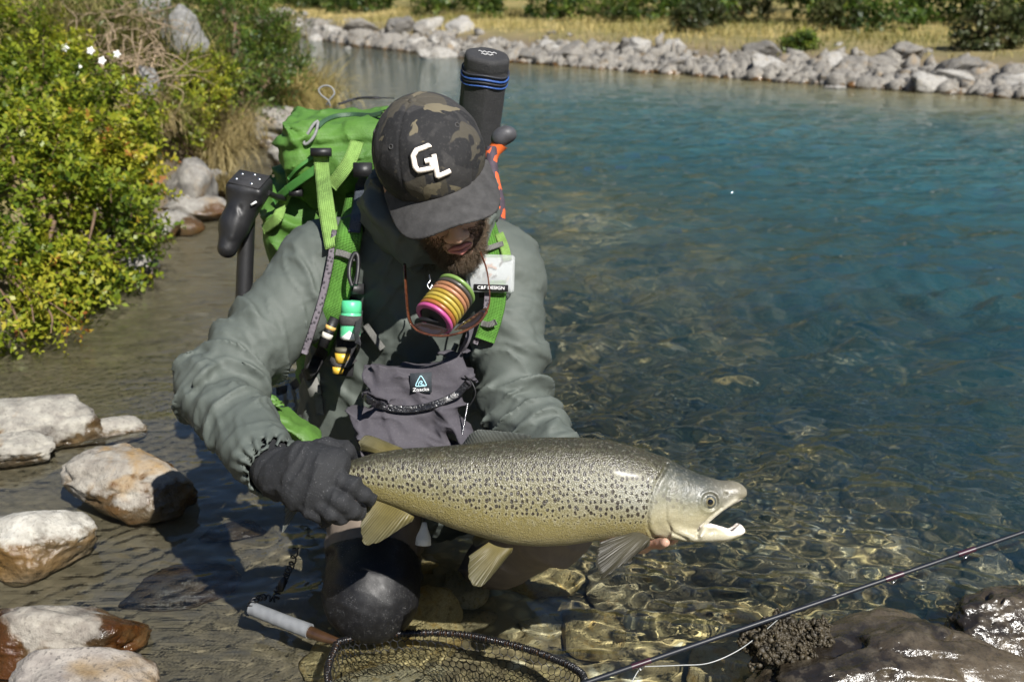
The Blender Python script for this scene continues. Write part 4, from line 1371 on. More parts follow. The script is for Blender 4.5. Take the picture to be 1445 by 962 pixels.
# ================================================================== gear worn and carried
def pxm(px, d): return px * d / FOC
def strap_mesh(name, pts, w, thick, nrm, n=24):
    """flat webbing: thin at the edges, carries its own across/along coordinates"""
    pts = spline(pts, n) if len(pts) != n else np.asarray(pts, float); n = len(pts)
    w = np.broadcast_to(np.asarray(w, float), (n,)); T = np.gradient(pts, axis=0); T /= np.linalg.norm(T, axis=1)[:, None] + 1e-12
    al = np.concatenate([[0], np.cumsum(np.linalg.norm(np.diff(pts, axis=0), axis=1))])
    prof = [(-1, 0), (-.96, .5), (-.6, .5), (0, .5), (.6, .5), (.96, .5), (1, 0), (.96, -.5), (0, -.5), (-.96, -.5)]
    V, ac, ll = [], [], []
    for i in range(n):
        Nn = unit(nrm - T[i] * (nrm @ T[i])); W = np.cross(T[i], Nn)
        for a_, t_ in prof: V.append(pts[i] + W * a_ * w[i] / 2 + Nn * t_ * thick); ac.append(a_); ll.append(al[i])
    k = len(prof); F = [(i * k + j, i * k + (j + 1) % k, (i + 1) * k + (j + 1) % k, (i + 1) * k + j) for i in range(n - 1) for j in range(k)]
    me = mesh_np(name, np.array(V), [np.array(F), np.array([list(range(k)), list(range((n - 1) * k, n * k))[::-1]])], False)
    attr(me, 'ac', ac); attr(me, 'al', ll)
    return me
def strip(name, pts, w, thick, m, par, nrm=None, label=None, n=24, **k):
    return part(name, strap_mesh(name, pts, w, thick, nrm if nrm is not None else -CF, n), m, par, label, **k)
def webbing(name, col):
    """woven tape: ribs across, stitched darker border lines, rubbed and dirty patches"""
    t = NT(name); v = t.coord(); ac, al = t.attr('ac'), t.attr('al')
    ab = t.math('ABSOLUTE', ac)
    st = t.math('MULTIPLY', t.rng(t.math('ABSOLUTE', t.math('SUBTRACT', ab, .74)), .05, .09, 1, 0), t.rng(t.math('SINE', t.math('MULTIPLY', al, 1500)), -.2, .2))
    c = t.mix(t.rng(t.noise(v, 45, 5, .65), .38, .70), tuple(x * .72 for x in col), tuple(min(1, x * 1.12) for x in col))
    c = t.mix(t.rng(ab, .84, .97, 0, .55), c, tuple(x * .45 for x in col))
    c = t.mix(t.math('MULTIPLY', st, .6), c, tuple(x * .4 for x in col))
    rib = t.math('ADD', t.math('SINE', t.math('MULTIPLY', al, 2600)), t.math('MULTIPLY', t.math('SINE', t.math('MULTIPLY', ac, 26)), .7))
    t.set(base=c, rough=.78, spec=.25, normal=t.bump(rib, .55, .0012))
    return t.m
def text_pts(txt, size):
    cu = bpy.data.curves.new('t', 'FONT'); cu.body = txt; cu.size = size; cu.extrude = size * .03; cu.align_x = 'CENTER'; cu.align_y = 'CENTER'; cu.resolution_u = 3
    o = bpy.data.objects.new('t', cu); COL.objects.link(o); bpy.context.view_layer.update()
    me = bpy.data.meshes.new_from_object(o.evaluated_get(bpy.context.evaluated_depsgraph_get()))
    bpy.data.objects.remove(o); bpy.data.curves.remove(cu)
    return me
def text_on(name, txt, size, c, xa, ya, m, par, stretch=1.0):
    me = text_pts(txt, size); xa, ya = unit(xa), unit(ya); za = np.cross(xa, ya)
    M = Matrix(((xa[0] * stretch, ya[0], za[0], c[0]), (xa[1] * stretch, ya[1], za[1], c[1]), (xa[2] * stretch, ya[2], za[2], c[2]), (0, 0, 0, 1)))
    me.transform(M)
    return part(name, me, m, par)

def m_pack():
    t = NT('pack_green'); v = t.coord(); q = t.sep(v)
    n = t.noise(v, 14, 5, .6); f = t.noise(v, 130, 4, .6)
    gx = t.rng(t.math('ABSOLUTE', t.math('SINE', t.math('MULTIPLY', t.math('ADD', q[0], q[1]), 520))), .0, .16, 1, 0); gz = t.rng(t.math('ABSOLUTE', t.math('SINE', t.math('MULTIPLY', q[2], 520))), .0, .16, 1, 0)
    grid = t.math('MAXIMUM', gx, gz)
    c = t.mix(t.rng(n, .35, .68), (.040, .105, .018), (.072, .165, .026))
    c = t.mix(t.math('MULTIPLY', grid, .35), c, (.10, .21, .045))
    c = t.mix(t.rng(f, .58, .78, 0, .35), c, (.06, .075, .03))
    t.set(base=c, rough=.62, spec=.3, normal=t.bump(t.math('ADD', t.math('MULTIPLY', t.ridge(v, 17, 3, .6), .5), t.math('ADD', t.math('MULTIPLY', f, .3), t.math('MULTIPLY', grid, .08))), .6, .007))
    return t.m
MGRN = m_pack()
MGRN_D = simple('pack_green_dark', (.035, .14, .02), .65, .18, 22, .3, .003)
MLIME = webbing('webbing_lime', (.20, .34, .085))
MSTRG = webbing('strap_green', (.075, .20, .028))
MBLK = simple('black_plastic', (.009, .009, .010), .50, .25, 60, .15)
MBLKF = simple('black_fabric', (.016, .016, .018), .85, .3, 120, .4, .0015)
MGRYW = webbing('webbing_grey', (.17, .17, .158))
MSLATE = webbing('webbing_slate', (.075, .088, .11))
MMETAL = simple('steel', (.55, .55, .55), .25, .1, 80, .05, metal=1)
def m_mesh():
    t = NT('strap_mesh_mat'); v = t.coord()
    d = t.vor(v, 150)
    t.set(base=t.mix(t.rng(d, .28, .42), (.03, .026, .032), (.11, .096, .11)), rough=.85, normal=t.bump(d, .6, .002))
    return t.m
MMESH = m_mesh()

# ---- rucksack
pk = empty('rucksack', tuple(U(540, 640, 2.12)), 'bright green hiking rucksack worn on the angler\'s back', 'backpack')
PKR = frame(unit(U(535, 180, 1.99) - U(540, 560, 2.14)), CR)
def d_pack_body(P):
    d = rbox(P, U(533, 395, 2.10), (.180, .11, .27), .075, PKR)
    d = smin(d, ell(P, U(408, 335, 2.02), (.055, .085, .13), PKR), .05)
    return d - .022 * (folds(P, unit(A(.5, .2, .8)), 14, 5, 91, .03) - .5) - .003 * fbm(P * 35, 2, 92)
LIDC = U(531, 213, 1.985)
LR = frame(unit(CU * .92 - CF * .38), CR + CU * .10)
def d_pack_lid(P):
    q = (P - LIDC) @ LR
    d = rbox(q, A(0, 0, 0), (.180, .115, .085), .058)
    d = smin(d, ell(q, A(-.05, -.08, -.01), A(.11, .055, .055)), .03)
    d = d + .007 * np.exp(-((q[:, 2] - .022 - .012 * np.cos(q[:, 0] * 9)) / .007) ** 2) * (q[:, 1] < .05)     # zip furrow
    return d - .020 * (folds(P, unit(A(.8, .1, .5)), 15, 5, 95, .03) - .5) - .012 * (folds(P, unit(A(-.4, .1, .9)), 30, 9, 97) - .5) - .002 * fbm(P * 50, 2, 93)
V, F = sdf_mesh(d_pack_body, A(-.58, 1.78, .10), A(.02, 2.42, .80), .006)
part('pack_body', mesh_np('pack_body', V, F), MGRN, pk)
V, F = sdf_mesh(d_pack_lid, LIDC - .26, LIDC + .26, .005)
lid = part('lid', mesh_np('lid', V, F), MGRN, pk, 'zipped top lid')
def f_front(P): return np.minimum(np.minimum(d_jacket0(P), d_pack_lid(P)), d_pack_body(P))
def onp(px, py, off=.004, f=None): return front(px, py, off, 1.25, 2.6, f or f_front)
strip('zip', [onp(x, y, .004, d_pack_lid) for x, y in ((448, 180), (458, 171), (475, 164), (500, 162), (525, 163), (545, 158))], .009, .004, simple('zip_mat', (.03, .07, .035), .5, .3, 300, .4), lid)
strip('zip', [onp(x, y, .003, d_pack_lid) for x, y in ((478, 147), (505, 139), (530, 138), (555, 139))], .007, .003, MBLKF, lid)
def loop(name, pts, r, m, par, label=None):
    b = MB(); b.tube(spline(pts, 30), r, 8); return part(name, b.mesh(name), m, par, label)
MLOOP = simple('cord_grey', (.17, .175, .17), .7, .2, 200, .3)
d0 = 1.84
p0 = onp(461, 148, .0, d_pack_lid); dl = (p0 - CO) @ CF
loop('zip_pull', [U(461, 148, dl), U(466, 140, dl - .01), U(472, 132, dl - .012), U(468, 124, dl - .012), U(459, 121, dl - .012), U(450, 126, dl - .012), U(453, 134, dl - .012), U(463, 142, dl - .01), U(466, 150, dl)], .0026, MLOOP, lid)
p0 = onp(448, 180, .0, d_pack_lid); dl = (p0 - CO) @ CF
loop('zip_pull', [U(449, 172, dl - .006), U(446, 186, dl - .01), U(440, 197, dl - .012), U(431, 204, dl - .01), U(429, 198, dl - .01), U(436, 186, dl - .012), U(443, 175, dl - .01), U(449, 171, dl - .006)], .0030, MLOOP, lid)
# straps
SS = [(508, 232), (502, 275), (495, 320), (488, 365), (478, 410), (466, 450), (452, 492)]
w_ = np.interp(np.linspace(0, 1, 30), [0, .3, 1], [.030, .044, .040])
ss = part('shoulder_strap', strap_mesh('strap', spline([onp(x, y, .008) for x, y in SS], 30), w_, .008, -CF, 30), MSTRG, pk, 'padded green shoulder strap')
strip('strap_edging', [onp(x - 22, y + 6, .012) for x, y in SS[2:]], .010, .012, MMESH, ss)
strip('webbing', [onp(x, y, .022) for x, y in ((512, 240), (508, 268), (504, 300), (500, 328))], .020, .003, MSLATE, ss)
strip('webbing', [onp(x, y, .021) for x, y in ((474, 356), (484, 358), (495, 362), (506, 366))], .011, .004, MGRYW, ss, nrm=-CF, n=10)
part('buckle', MB().box(onp(512, 240, .026), A(.017, .006, .013), np.stack([CR, CF, CU], 1)).mesh('buckle', False), MBLK, ss)
SL = [(686, 318), (694, 345), (699, 380), (700, 420), (694, 450), (684, 480)]
sl = part('shoulder_strap', strap_mesh('strap', spline([onp(x, y, .008) for x, y in SL], 26), .034, .008, -CF, 26), MSTRG, pk)
strip('strap_edging', [onp(x - 13, y + 4, .013) for x, y in SL[2:]], .009, .012, MMESH, sl)
strip('webbing', [onp(x, y, .020) for x, y in ((682, 350), (690, 350), (702, 346), (710, 344))], .009, .004, MGRYW, sl, n=10)
strip('webbing', [onp(x, y, .021) for x, y in ((680, 456), (690, 458), (700, 454))], .010, .004, MGRYW, sl, n=8)
strip('webbing', [onp(x, y, .019) for x, y in ((704, 330), (712, 350), (716, 368))], .016, .004, MLIME, sl)
# load straps from the lid to the shoulder
lp = [onp(452, 214, .016), onp(455, 245, .030), U(459, 280, 1.735), U(464, 315, 1.715), onp(470, 348, .020)]
strip('load_strap', lp, .0285, .003, MLIME, pk, label='long pale lime webbing strap')
part('buckle', MB().box(onp(453, 215, .022), A(.019, .006, .007), np.stack([CR, CF, CU], 1)).mesh('buckle', False), MBLK, pk)
strip('load_strap', [onp(x, y, .012) for x, y in ((504, 200), (496, 222), (483, 243), (468, 262))], .026, .003, MLIME, pk)
strip('side_strap', [onp(x, y, .010) for x, y in ((450, 236), (430, 250), (408, 266), (388, 284))], .016, .006, MGRN_D, pk)
strip('side_strap', [onp(x, y, .014) for x, y in ((408, 268), (398, 288), (392, 306), (380, 318), (372, 324))], .021, .003, MLIME, pk)
part('buckle', MB().box(onp(418, 272, .02), A(.012, .008, .007), np.stack([CR, CF, CU], 1)).mesh('buckle', False), MBLK, pk)
# gathered mesh pocket edge on the lid
strip('elastic', [onp(x, y, .006, f_front) for x, y in ((408, 252), (420, 238), (436, 226), (450, 219))], .006, .006, MGRN_D, pk)
# hip belt pocket showing under the arm
def d_hip(P): return rbox(P, U(402, 602, 1.78), (.058, .03, .024), .012, frame(CU + CR * .8, CR + CU * -.8)) - .022 * (folds(P, unit(A(.5, 0, .8)), 26, 8, 12) - .5)
V, F = sdf_mesh(d_hip, U(408, 603, 1.74) - .09, U(408, 603, 1.74) + .09, .004)
part('hip_pocket', mesh_np('hip_pocket', V, F), simple('hip_mat', (.06, .14, .022), .6, .2, 25, .4, .004), pk)
strip('hip_belt', [onp(x, y, .008) for x, y in ((430, 520), (438, 540), (448, 560), (452, 585))], .016, .004, MGRYW, pk, label='grey buckled webbing')
b = MB(); b.box(onp(443, 546, .02), A(.011, .006, .016), frame(CU + CR * -.3, CR)); part('buckle', b.mesh('buckle', False), MGRYW, pk)
strip('sternum_webbing', [onp(x, y, .010) for x, y in ((516, 458), (524, 470), (534, 484), (540, 492))], .012, .003, MGRYW, pk)
strip('hip_belt', [onp(x, y, .012) for x, y in ((392, 552), (412, 545), (432, 530), (450, 505), (462, 480))], .022, .008, MBLKF, pk)

# ---- rod tube strapped to the pack
a_, b_ = U(668, 235, 2.06), U(688, 76, 1.93); ax = unit(b_ - a_); L = np.linalg.norm(b_ - a_)
tube_o = empty('rod_tube', tuple(a_), 'black fabric rod tube standing up behind the cap', 'rod tube')
def m_cordura():
    t = NT('cordura'); v = t.coord(); n = t.noise(v, 22, 5); f = t.noise(v, 420, 2)
    t.set(base=t.mix(t.rng(f, .5, .8, 0, .5), t.mix(n, (.012, .012, .013), (.024, .024, .025)), (.06, .06, .06)), rough=.8, normal=t.bump(f, .6, .0016)); return t.m
MCORD = m_cordura()
def f_tube(P):
    h = (P - a_) @ ax; q = P - a_ - h[:, None] * ax
    R = frame(ax, CR); l = q @ R; an = np.arctan2(l[:, 1], l[:, 0]); r = np.hypot(l[:, 0], l[:, 1])
    d = r * np.cos(((an + .4) % (math.pi / 3)) - math.pi / 6) * .5 + r * .5 - .0435
    d = d + .0012 * np.exp(-((h - L + .028) / .003) ** 2) + .0012 * np.exp(-((h - L + .05) / .002) ** 2)
    dd = np.maximum(d, h - L); e = np.hypot(np.maximum(d + .008, 0), np.maximum(h - L + .008, 0)) - .008
    dd = np.where((d > -.008) & (h > L - .008), e, dd)
    return np.maximum(dd, -h) - .0012 * fbm(P * 40, 2, 7)
V, F = sdf_mesh(f_tube, np.minimum(a_, b_) - .07, np.maximum(a_, b_) + .07, .003)
part('tube_body', mesh_np('tube_body', V, F), MCORD, tube_o)
MBLUE = simple('blue_cord', (.025, .07, .24), .5, .3, 200, .3); MTRIM = simple('trim', (.02, .022, .03), .6, .2, 200, .3)
for hh, m_, r_ in ((L - .032, MTRIM, .0018), (L - .040, MBLUE, .0022), (L - .046, MTRIM, .0018), (L - .053, MBLUE, .0016)):
    R = frame(ax, CR); th = np.linspace(0, 2 * np.pi, 49)[:-1]
    pts = [a_ + ax * (hh + .003 * math.sin(3 * k)) + R @ A(math.cos(k), math.sin(k), 0) * .0462 for k in th]
    part('cord_band', MB().tube(pts, r_, 6, True).mesh('band'), m_, tube_o)
R = frame(ax, CR); b = MB()
rg = np.random.default_rng(3)
for row, n_ in ((.006, 9), (-.008, 6)):
    pts = [b_ + ax * .0012 + R @ A(.0036 * (k - n_ / 2 * 2.2 / 2), row + .0028 * math.sin(k * 2.4), 0) for k in np.arange(0, n_ * 1.1, .35)]
    b.tube(pts, .0008, 5)
part('lettering', b.mesh('lettering'), simple('white_print', (.55, .55, .55), .6), tube_o, 'worn white script on the end cap')

# ---- black moulded tool on the left of the pack
dv = 1.86
tool = empty('black_tool', tuple(U(345, 340, dv)), 'black plastic tool with studded flat top hanging beside the rucksack', 'tool')
TR = frame(unit(CU * .80 - CF * .60 + CR * .12), CR - CF * .25)
def f_tool(P):
    d = rbox(P, U(352, 266, dv), (.036, .032, .018), .010, TR)
    d = smin(d, cap(P, U(348, 282, dv), U(331, 318, dv - .005), .031, .027), .014)
    d = smin(d, cap(P, U(331, 318, dv - .005), U(321, 350, dv - .012), .026, .0185), .012)
    d = smin(d, cap(P, U(337, 300, dv - .026), U(327, 335, dv - .026), .006, .005), .006)
    d = np.maximum(d, -cap(P, U(338, 292, dv - .036), U(345, 312, dv - .036), .007, .007))
    return d
V, F = sdf_mesh(f_tool, U(352, 310, dv) - .12, U(352, 310, dv) + .12, .0028)
tb_ = part('housing', mesh_np('housing', V, F), MBLK, tool)
top_c = U(352, 266, dv) + TR @ A(0, 0, .0185)
part('top_plate', MB().box(top_c, A(.030, .026, .002), TR).mesh('plate', False), MBLKF, tool)
for sx, sy in ((-.018, .012), (.004, .018), (.018, .006), (-.02, -.010), (.012, -.016)):
    part('screw', MB().lathe(top_c + TR @ A(sx, sy, .0015), TR[:, 2], [(0, .0034), (.0018, .0030), (.0024, 0)], 12).mesh('screw'), MMETAL, tool)
part('pole', MB().tube([U(349, 300, dv + .03), U(344, 420, dv + .05), U(340, 470, dv + .06)], .016, 14).mesh('pole'), MBLK, tool)
b = MB(); b.tube([U(378, 272, dv), U(390, 278, dv + .03), U(404, 280, dv + .06)], .006, 8); part('clip', b.mesh('clip'), MBLK, tool)
part('badge', MB().box(U(358, 287, dv - .03), A(.006, .001, .0018), np.stack([unit(CR + CU * .6), CF, unit(CU - CR * .6)], 1)).mesh('badge', False), simple('badge_mat', (.6, .6, .6), .5), tool)

# ---- orange and black grip tucked on the right of the pack
dv = 1.93
grip = empty('orange_grip', tuple(U(703, 250, dv)), 'orange and black handle with patterned sleeve beside the cap', 'handle')
def f_g1(P): return smin(ell(P, U(714, 190, dv), (.021, .022, .017), frame(CU, CR + CU * .7)), ell(P, U(705, 196, dv), (.017, .018, .016)), .01)
V, F = sdf_mesh(f_g1, U(710, 193, dv) - .06, U(710, 193, dv) + .06, .0022)
part('knob', mesh_np('knob', V, F), simple('grip_grey', (.05, .05, .055), .55, .2, 80), grip)
part('shank', MB().tube([U(706, 202, dv + .004), U(697, 214, dv + .008), U(690, 232, dv + .01), U(686, 260, dv + .012)], [.017, .013, .012, .012], 14).mesh('shank'), simple('grip_orange', (.62, .12, .025), .5, .15, 60), grip)
def m_plaid():
    t = NT('sleeve_mat'); v = t.coord(); d = t.vor(v, 75, out='Color'); n = t.noise(v, 90, 3)
    t.set(base=t.mix(t.rng(t.sep(d)[0], .52, .56), t.mix(n, (.02, .016, .022), (.07, .05, .07)), (.55, .09, .025)), rough=.8, normal=t.bump(n, .5, .002)); return t.m
part('sleeve', MB().tube(spline([U(693, 208, dv - .01), U(694, 245, dv - .012), U(699, 275, dv - .012), U(704, 298, dv - .01), U(707, 316, dv - .008)], 20), np.interp(np.linspace(0, 1, 20), [0, .6, 1], [.011, .016, .008]), 12).mesh('sleeve'), m_plaid(), grip)

# ---- chest pouch
PC = U(582, 572, 1.655)
PR = frame(unit(CU * .97 - CF * .05 + CR * .02), CR)
pouch = empty('chest_pouch', tuple(U(582, 650, 1.66)), 'dusty purple-grey chest pouch with a square logo patch', 'pouch')
def d_pouch(P):
    q = (P - PC) @ PR
    wx = .098 + .012 * sstep(.05, -.07, q[:, 2]) - .010 * sstep(.05, .10, q[:, 2])
    th = .030 + .016 * sstep(.02, -.06, q[:, 2])
    zt = .083 + .10 * q[:, 0] * .8 - .010 * np.cos(q[:, 0] * 22)
    k = (np.abs(q[:, 0] / wx) ** 4 + np.abs(q[:, 1] / th) ** 3 + 0) ** (1 / 3.4)
    d = (k - 1) * .032
    d = np.maximum(d, q[:, 2] - zt); d = np.maximum(d, -.125 - q[:, 2])
    zz = q[:, 2] - (-.008 + 2.6 * q[:, 0] ** 2 + .10 * q[:, 0])
    d = d + .004 * np.exp(-(zz / .006) ** 2)
    lo = sstep(.01, -.03, zz)
    w = lo * .024 * (folds(P, unit(A(.85, 0, .45)), 20, 5, 131, .012) - .5) + (1 - lo) * .012 * (folds(P, unit(A(.9, 0, -.2)), 16, 5, 135) - .5)
    w = w + .008 * (folds(P, unit(A(.3, .1, .9)), 34, 9, 137) - .5)
    return d - w
V, F = sdf_mesh(d_pouch, PC - A(.14, .08, .15), PC + A(.14, .08, .13), .0026)
def m_pouch():
    t = NT('pouch_mat'); v = t.coord(); n = t.noise(v, 16, 5, .6); f = t.noise(v, 300, 3); g = t.noise(v, 60, 4)
    c = t.mix(n, (.040, .037, .045), (.066, .061, .070))
    c = t.mix(t.rng(g, .58, .75, 0, .5), c, (.045, .043, .055))
    t.set(base=t.mix(t.rng(f, .55, .8, 0, .35), c, (.12, .112, .12)), rough=.82, spec=.3, normal=t.bump(t.math('ADD', g, t.math('MULTIPLY', f, .4)), .4, .002)); return t.m
MPO = m_pouch()
pb = part('bag', mesh_np('bag', V, F), MPO, pouch)
zipm = NT('pouch_zip_mat'); _n = zipm.noise(zipm.coord(), 140, 3); zipm.set(base=(.012, .012, .014), rough=zipm.rng(_n, .4, .6, .10, .4), normal=zipm.bump(_n, .7, .004)); zipm = zipm.m
ZP = [(505, 545), (515, 560), (535, 571), (560, 577), (590, 576), (620, 568), (645, 556), (660, 540)]
strip('zip', [onp(x, y, .0045, d_pouch) for x, y in ZP], .012, .005, zipm, pb, n=40)
pc_ = onp(594, 540, .0065, d_pouch)
PX, PZ = unit(CR * .995 + CU * .06), unit(CU * .98 - CF * .12)
part('patch', MB().box(pc_, A(.0175, .0012, .0165), np.stack([PX, np.cross(PZ, PX), PZ], 1)).mesh('patch', False), simple('patch_mat', (.022, .028, .034), .8, .2, 200, .4, .001), pb, 'dark patch with triangle emblem and word')
f3 = -np.cross(PX, PZ) * -1
fo = -CF * .0022
def on_patch(x, z): return pc_ + PX * x + PZ * z + unit(np.cross(PX, PZ)) * .0016
MCY = simple('logo_cyan', (.38, .66, .74), .7, .05, 100, .1); MWP = simple('logo_white', (.72, .72, .72), .7, .05, 100, .1)
b = MB(); tri = [(-.0085, -.0030), (-.0055, .0035), (-.0012, .0108), (.0012, .0108), (.0055, .0035), (.0085, -.0030), (.0070, -.0050), (-.0070, -.0050)]
b.tube(spline([on_patch(*p) for p in tri + tri[:1]], 50), .00085, 6)
b.tube(spline([on_patch(*p) for p in ((-.0040, -.0035), (-.0028, .0012), (.0004, .0030), (.0022, .0012), (-.0002, -.0008), (.0010, -.0026), (.0052, -.0034))], 24), .0008, 6)
part('emblem', b.mesh('emblem'), MCY, pb)
text_on('lettering', 'Zpacks', .0082, on_patch(0, -.0108), PX, PZ, MWP, pb, 1.15)
strip('pouch_strap', [onp(502, 500, .0, d_pouch), U(505, 490, 1.64), U(504, 470, 1.655), onp(508, 440, .012)], .010, .003, MBLKF, pb)
strip('pouch_strap', [onp(650, 498, .0, d_pouch), U(660, 478, 1.64), onp(668, 450, .012)], .010, .003, MPO, pb)
loop('pull_cord', [U(656, 530, 1.63), U(666, 540, 1.62), U(671, 555, 1.62), U(664, 570, 1.625), U(658, 575, 1.63)], .0012, MBLK, pb)
# beaded chain hanging along its right side
b = MB()
for k in range(22):
    b.lathe(U(660 - k * .5, 570 + k * 2.8, 1.625), CU, [(-.0018, 0), (-.001, .0016), (.001, .0016), (.0018, 0)], 6)
part('bead_chain', b.mesh('bead_chain'), MMETAL, pb, kind='stuff')

# ---- stack of tippet spools on the chest
sa = unit(CR * .50 + CU * .70 + CF * .50)
s0 = U(613, 449, 1.575)
spools = empty('tippet_spools', tuple(s0), 'stack of coloured tippet spools hanging below the beard', 'spools')
SPC = [('pink', (.36, .06, .19)), ('orange', (.27, .095, .025)), ('yellow', (.32, .23, .03)), ('yellow', (.35, .27, .05)), ('yellow', (.29, .20, .03)), ('brown', (.32, .15, .08)), ('salmon', (.25, .12, .06)), ('dark', (.05, .045, .04)), ('green', (.14, .23, .06))]
for k, (nm, c) in enumerate(SPC):
    h0 = k * .0083
    w = .0034
    me = MB().lathe(s0 + sa * h0, sa, [(-w, .0250), (-w, .0310), (-w * .75, .0330), (-w * .3, .0340), (w * .3, .0340), (w * .75, .0330), (w, .0310), (w, .0250), (-w, .0250)], 40).mesh('spool')
    part('spool', me, simple('spool_' + nm, c, .35, .12, 200, .25, .001, coat=.3), spools, nm + ' spool')
part('hub', MB().lathe(s0, sa, [(-.0035, 0), (-.0035, .0215), (-.001, .0250), (.066, .0250), (.068, 0)], 30).mesh('hub'), MBLK, spools)
part('bar', MB().box(s0 - sa * .005 + A(.0, 0, 0), A(.021, .003, .003), np.stack([unit(CR - CU * .12), sa, np.cross(unit(CR - CU * .12), sa)], 1)).mesh('bar', False), MBLK, spools)
loop('hook', [U(606, 388, 1.60), U(607, 396, 1.595), U(603, 402, 1.593), U(607, 408, 1.593), U(610, 400, 1.595), U(609, 412, 1.59), U(604, 420, 1.585), U(600, 424, 1.585)], .0013, MMETAL, spools)

# ---- sunglasses hanging from the neck
sg = empty('sunglasses', tuple(U(632, 470, 1.56)), 'brown framed sunglasses hanging upside down under the chin', 'sunglasses')
MTORT = simple('tortoise', (.065, .022, .010), .12, .6, 90, 0, coat=.7)
b = MB(); b.tube(spline([U(582, 460, 1.548), U(590, 467, 1.545), U(604, 472, 1.543), U(622, 474, 1.543), U(640, 472, 1.543), U(658, 466, 1.545), U(676, 455, 1.548), U(687, 440, 1.552)], 40), .0019, 8)
part('frame', b.mesh('frame'), MTORT, sg)
part('temple', MB().ribbon(spline([U(582, 460, 1.548), U(577, 448, 1.56), U(574, 425, 1.58), U(572, 395, 1.60), U(571, 372, 1.61)], 24), np.linspace(.0075, .0045, 24), .0028, CR - CF * .7).mesh('t', False), MTORT, sg)
part('temple', MB().ribbon(spline([U(687, 440, 1.552), U(691, 425, 1.56), U(690, 402, 1.57), U(686, 378, 1.585), U(678, 356, 1.60)], 24), np.linspace(.0065, .003, 24), .0022, CR).mesh('t', False), MTORT, sg)
MLENS = simple('lens', (.02, .014, .012), .04, .1, 20, 0, coat=1)
def lens(pts, dd):
    P3 = [U(x, y, d) for x, y, d in pts]; P3 = spline(P3 + P3[:1], 40)[:-1]; c = np.mean(P3, 0); n = len(P3); VV = []
    for off in (0, .0015):
        for f_ in (1, .6, .25):
            for p in P3: VV.append(c + (p - c) * f_ - CF * (.0035 * (1 - f_ * f_)) + CF * off)
        VV.append(c - CF * .0035 + CF * off)
    m1 = 3 * n + 1; Fq = []; Ft = []
    for s_ in (0, 1):
        for r in range(2):
            for k in range(n):
                q = (s_ * m1 + r * n + k, s_ * m1 + r * n + (k + 1) % n, s_ * m1 + (r + 1) * n + (k + 1) % n, s_ * m1 + (r + 1) * n + k); Fq.append(q)
        for k in range(n): Ft.append((s_ * m1 + 2 * n + k, s_ * m1 + 2 * n + (k + 1) % n, s_ * m1 + 3 * n))
    for k in range(n): Fq.append((k, (k + 1) % n, m1 + (k + 1) % n, m1 + k))
    return mesh_np('lens', np.array(VV), [np.array(Fq), np.array(Ft)])
part('lens', lens([(583, 458, 1.549), (596, 455, 1.56), (615, 459, 1.56), (632, 465, 1.552), (622, 472, 1.545), (602, 471, 1.545)], 0), MLENS, sg)
part('lens', lens([(640, 466, 1.550), (652, 455, 1.562), (670, 443, 1.565), (686, 434, 1.558), (682, 448, 1.549), (662, 464, 1.545)], 0), MLENS, sg)

# ---- clear fly box
fc = onp(692, 386, .018); dfb = (fc - CO) @ CF
FBR = np.stack([unit(CR * .99 - CU * .03), CF, unit(CU + CR * .03)], 1)
fb = empty('fly_box', tuple(fc), 'clear plastic fly box clipped to the left shoulder strap', 'box')
def f_box(P):
    return rbox(P, fc, A(.0405, .0115, .0315), .006, FBR)
V, F = sdf_mesh(f_box, fc - .055, fc + .055, .0017)
t = NT('clear_plastic'); t.set(base=(.93, .95, .95), rough=.09, trans=1.0, ior=1.08, spec=.6)
_tr = t.n('BsdfTransparent'); _tr.inputs[0].default_value = (.93, .95, .95, 1); _mx = t.n('MixShader'); _mx.inputs[0].default_value = .6; _w = t.n('BsdfDiffuse'); _w.inputs[0].default_value = (.62, .64, .64, 1)
_m2 = t.n('MixShader'); _m2.inputs[0].default_value = .34; t.l(t.b.outputs[0], _mx.inputs[1]); t.l(_tr.outputs[0], _mx.inputs[2]); t.l(_mx.outputs[0], _m2.inputs[1]); t.l(_w.outputs[0], _m2.inputs[2]); t.l(_m2.outputs[0], t.out.inputs[0])
part('case', mesh_np('case', V, F), t.m, fb)
MFLY = [simple('fly_a', (.50, .20, .08), .8), simple('fly_b', (.08, .06, .05), .8), simple('fly_c', (.55, .50, .40), .8)]
rg = np.random.default_rng(8)
part('foam', MB().box(fc + FBR @ A(0, .006, .002), A(.036, .002, .025), FBR).mesh('foam', False), simple('foam_mat', (.42, .44, .44), .9), fb)
for k in range(16):
    c = fc + FBR @ A(rg.uniform(-.030, .030), .0015, rg.uniform(-.012, .022)); a = rg.random() * 3
    dr = FBR @ A(math.cos(a) * .005, 0, math.sin(a) * .005)
    part('fly', MB().tube([c - dr, c, c + dr], [.0006, .0022, .0010], 6).mesh('fly'), MFLY[k % 3], fb)
lab_c = fc + FBR @ A(.002, -.0126, -.0245)
part('name_plate', MB().box(lab_c, A(.0285, .0012, .0055), FBR).mesh('np', False), MBLK, fb)
text_on('lettering', 'C&F DESIGN', .0078, lab_c + FBR @ A(0, -.0014, 0), FBR[:, 0], FBR[:, 2], MWP, fb, 1.05)
part('latch', MB().lathe(fc + FBR @ A(-.034, -.0118, .004), -CF, [(0, .0046), (.002, .0042), (.003, 0)], 16).mesh('latch'), MBLK, fb)
part('back_clip', MB().box(fc + FBR @ A(.002, .014, -.028), A(.02, .004, .012), FBR).mesh('clip', False), MBLKF, fb)

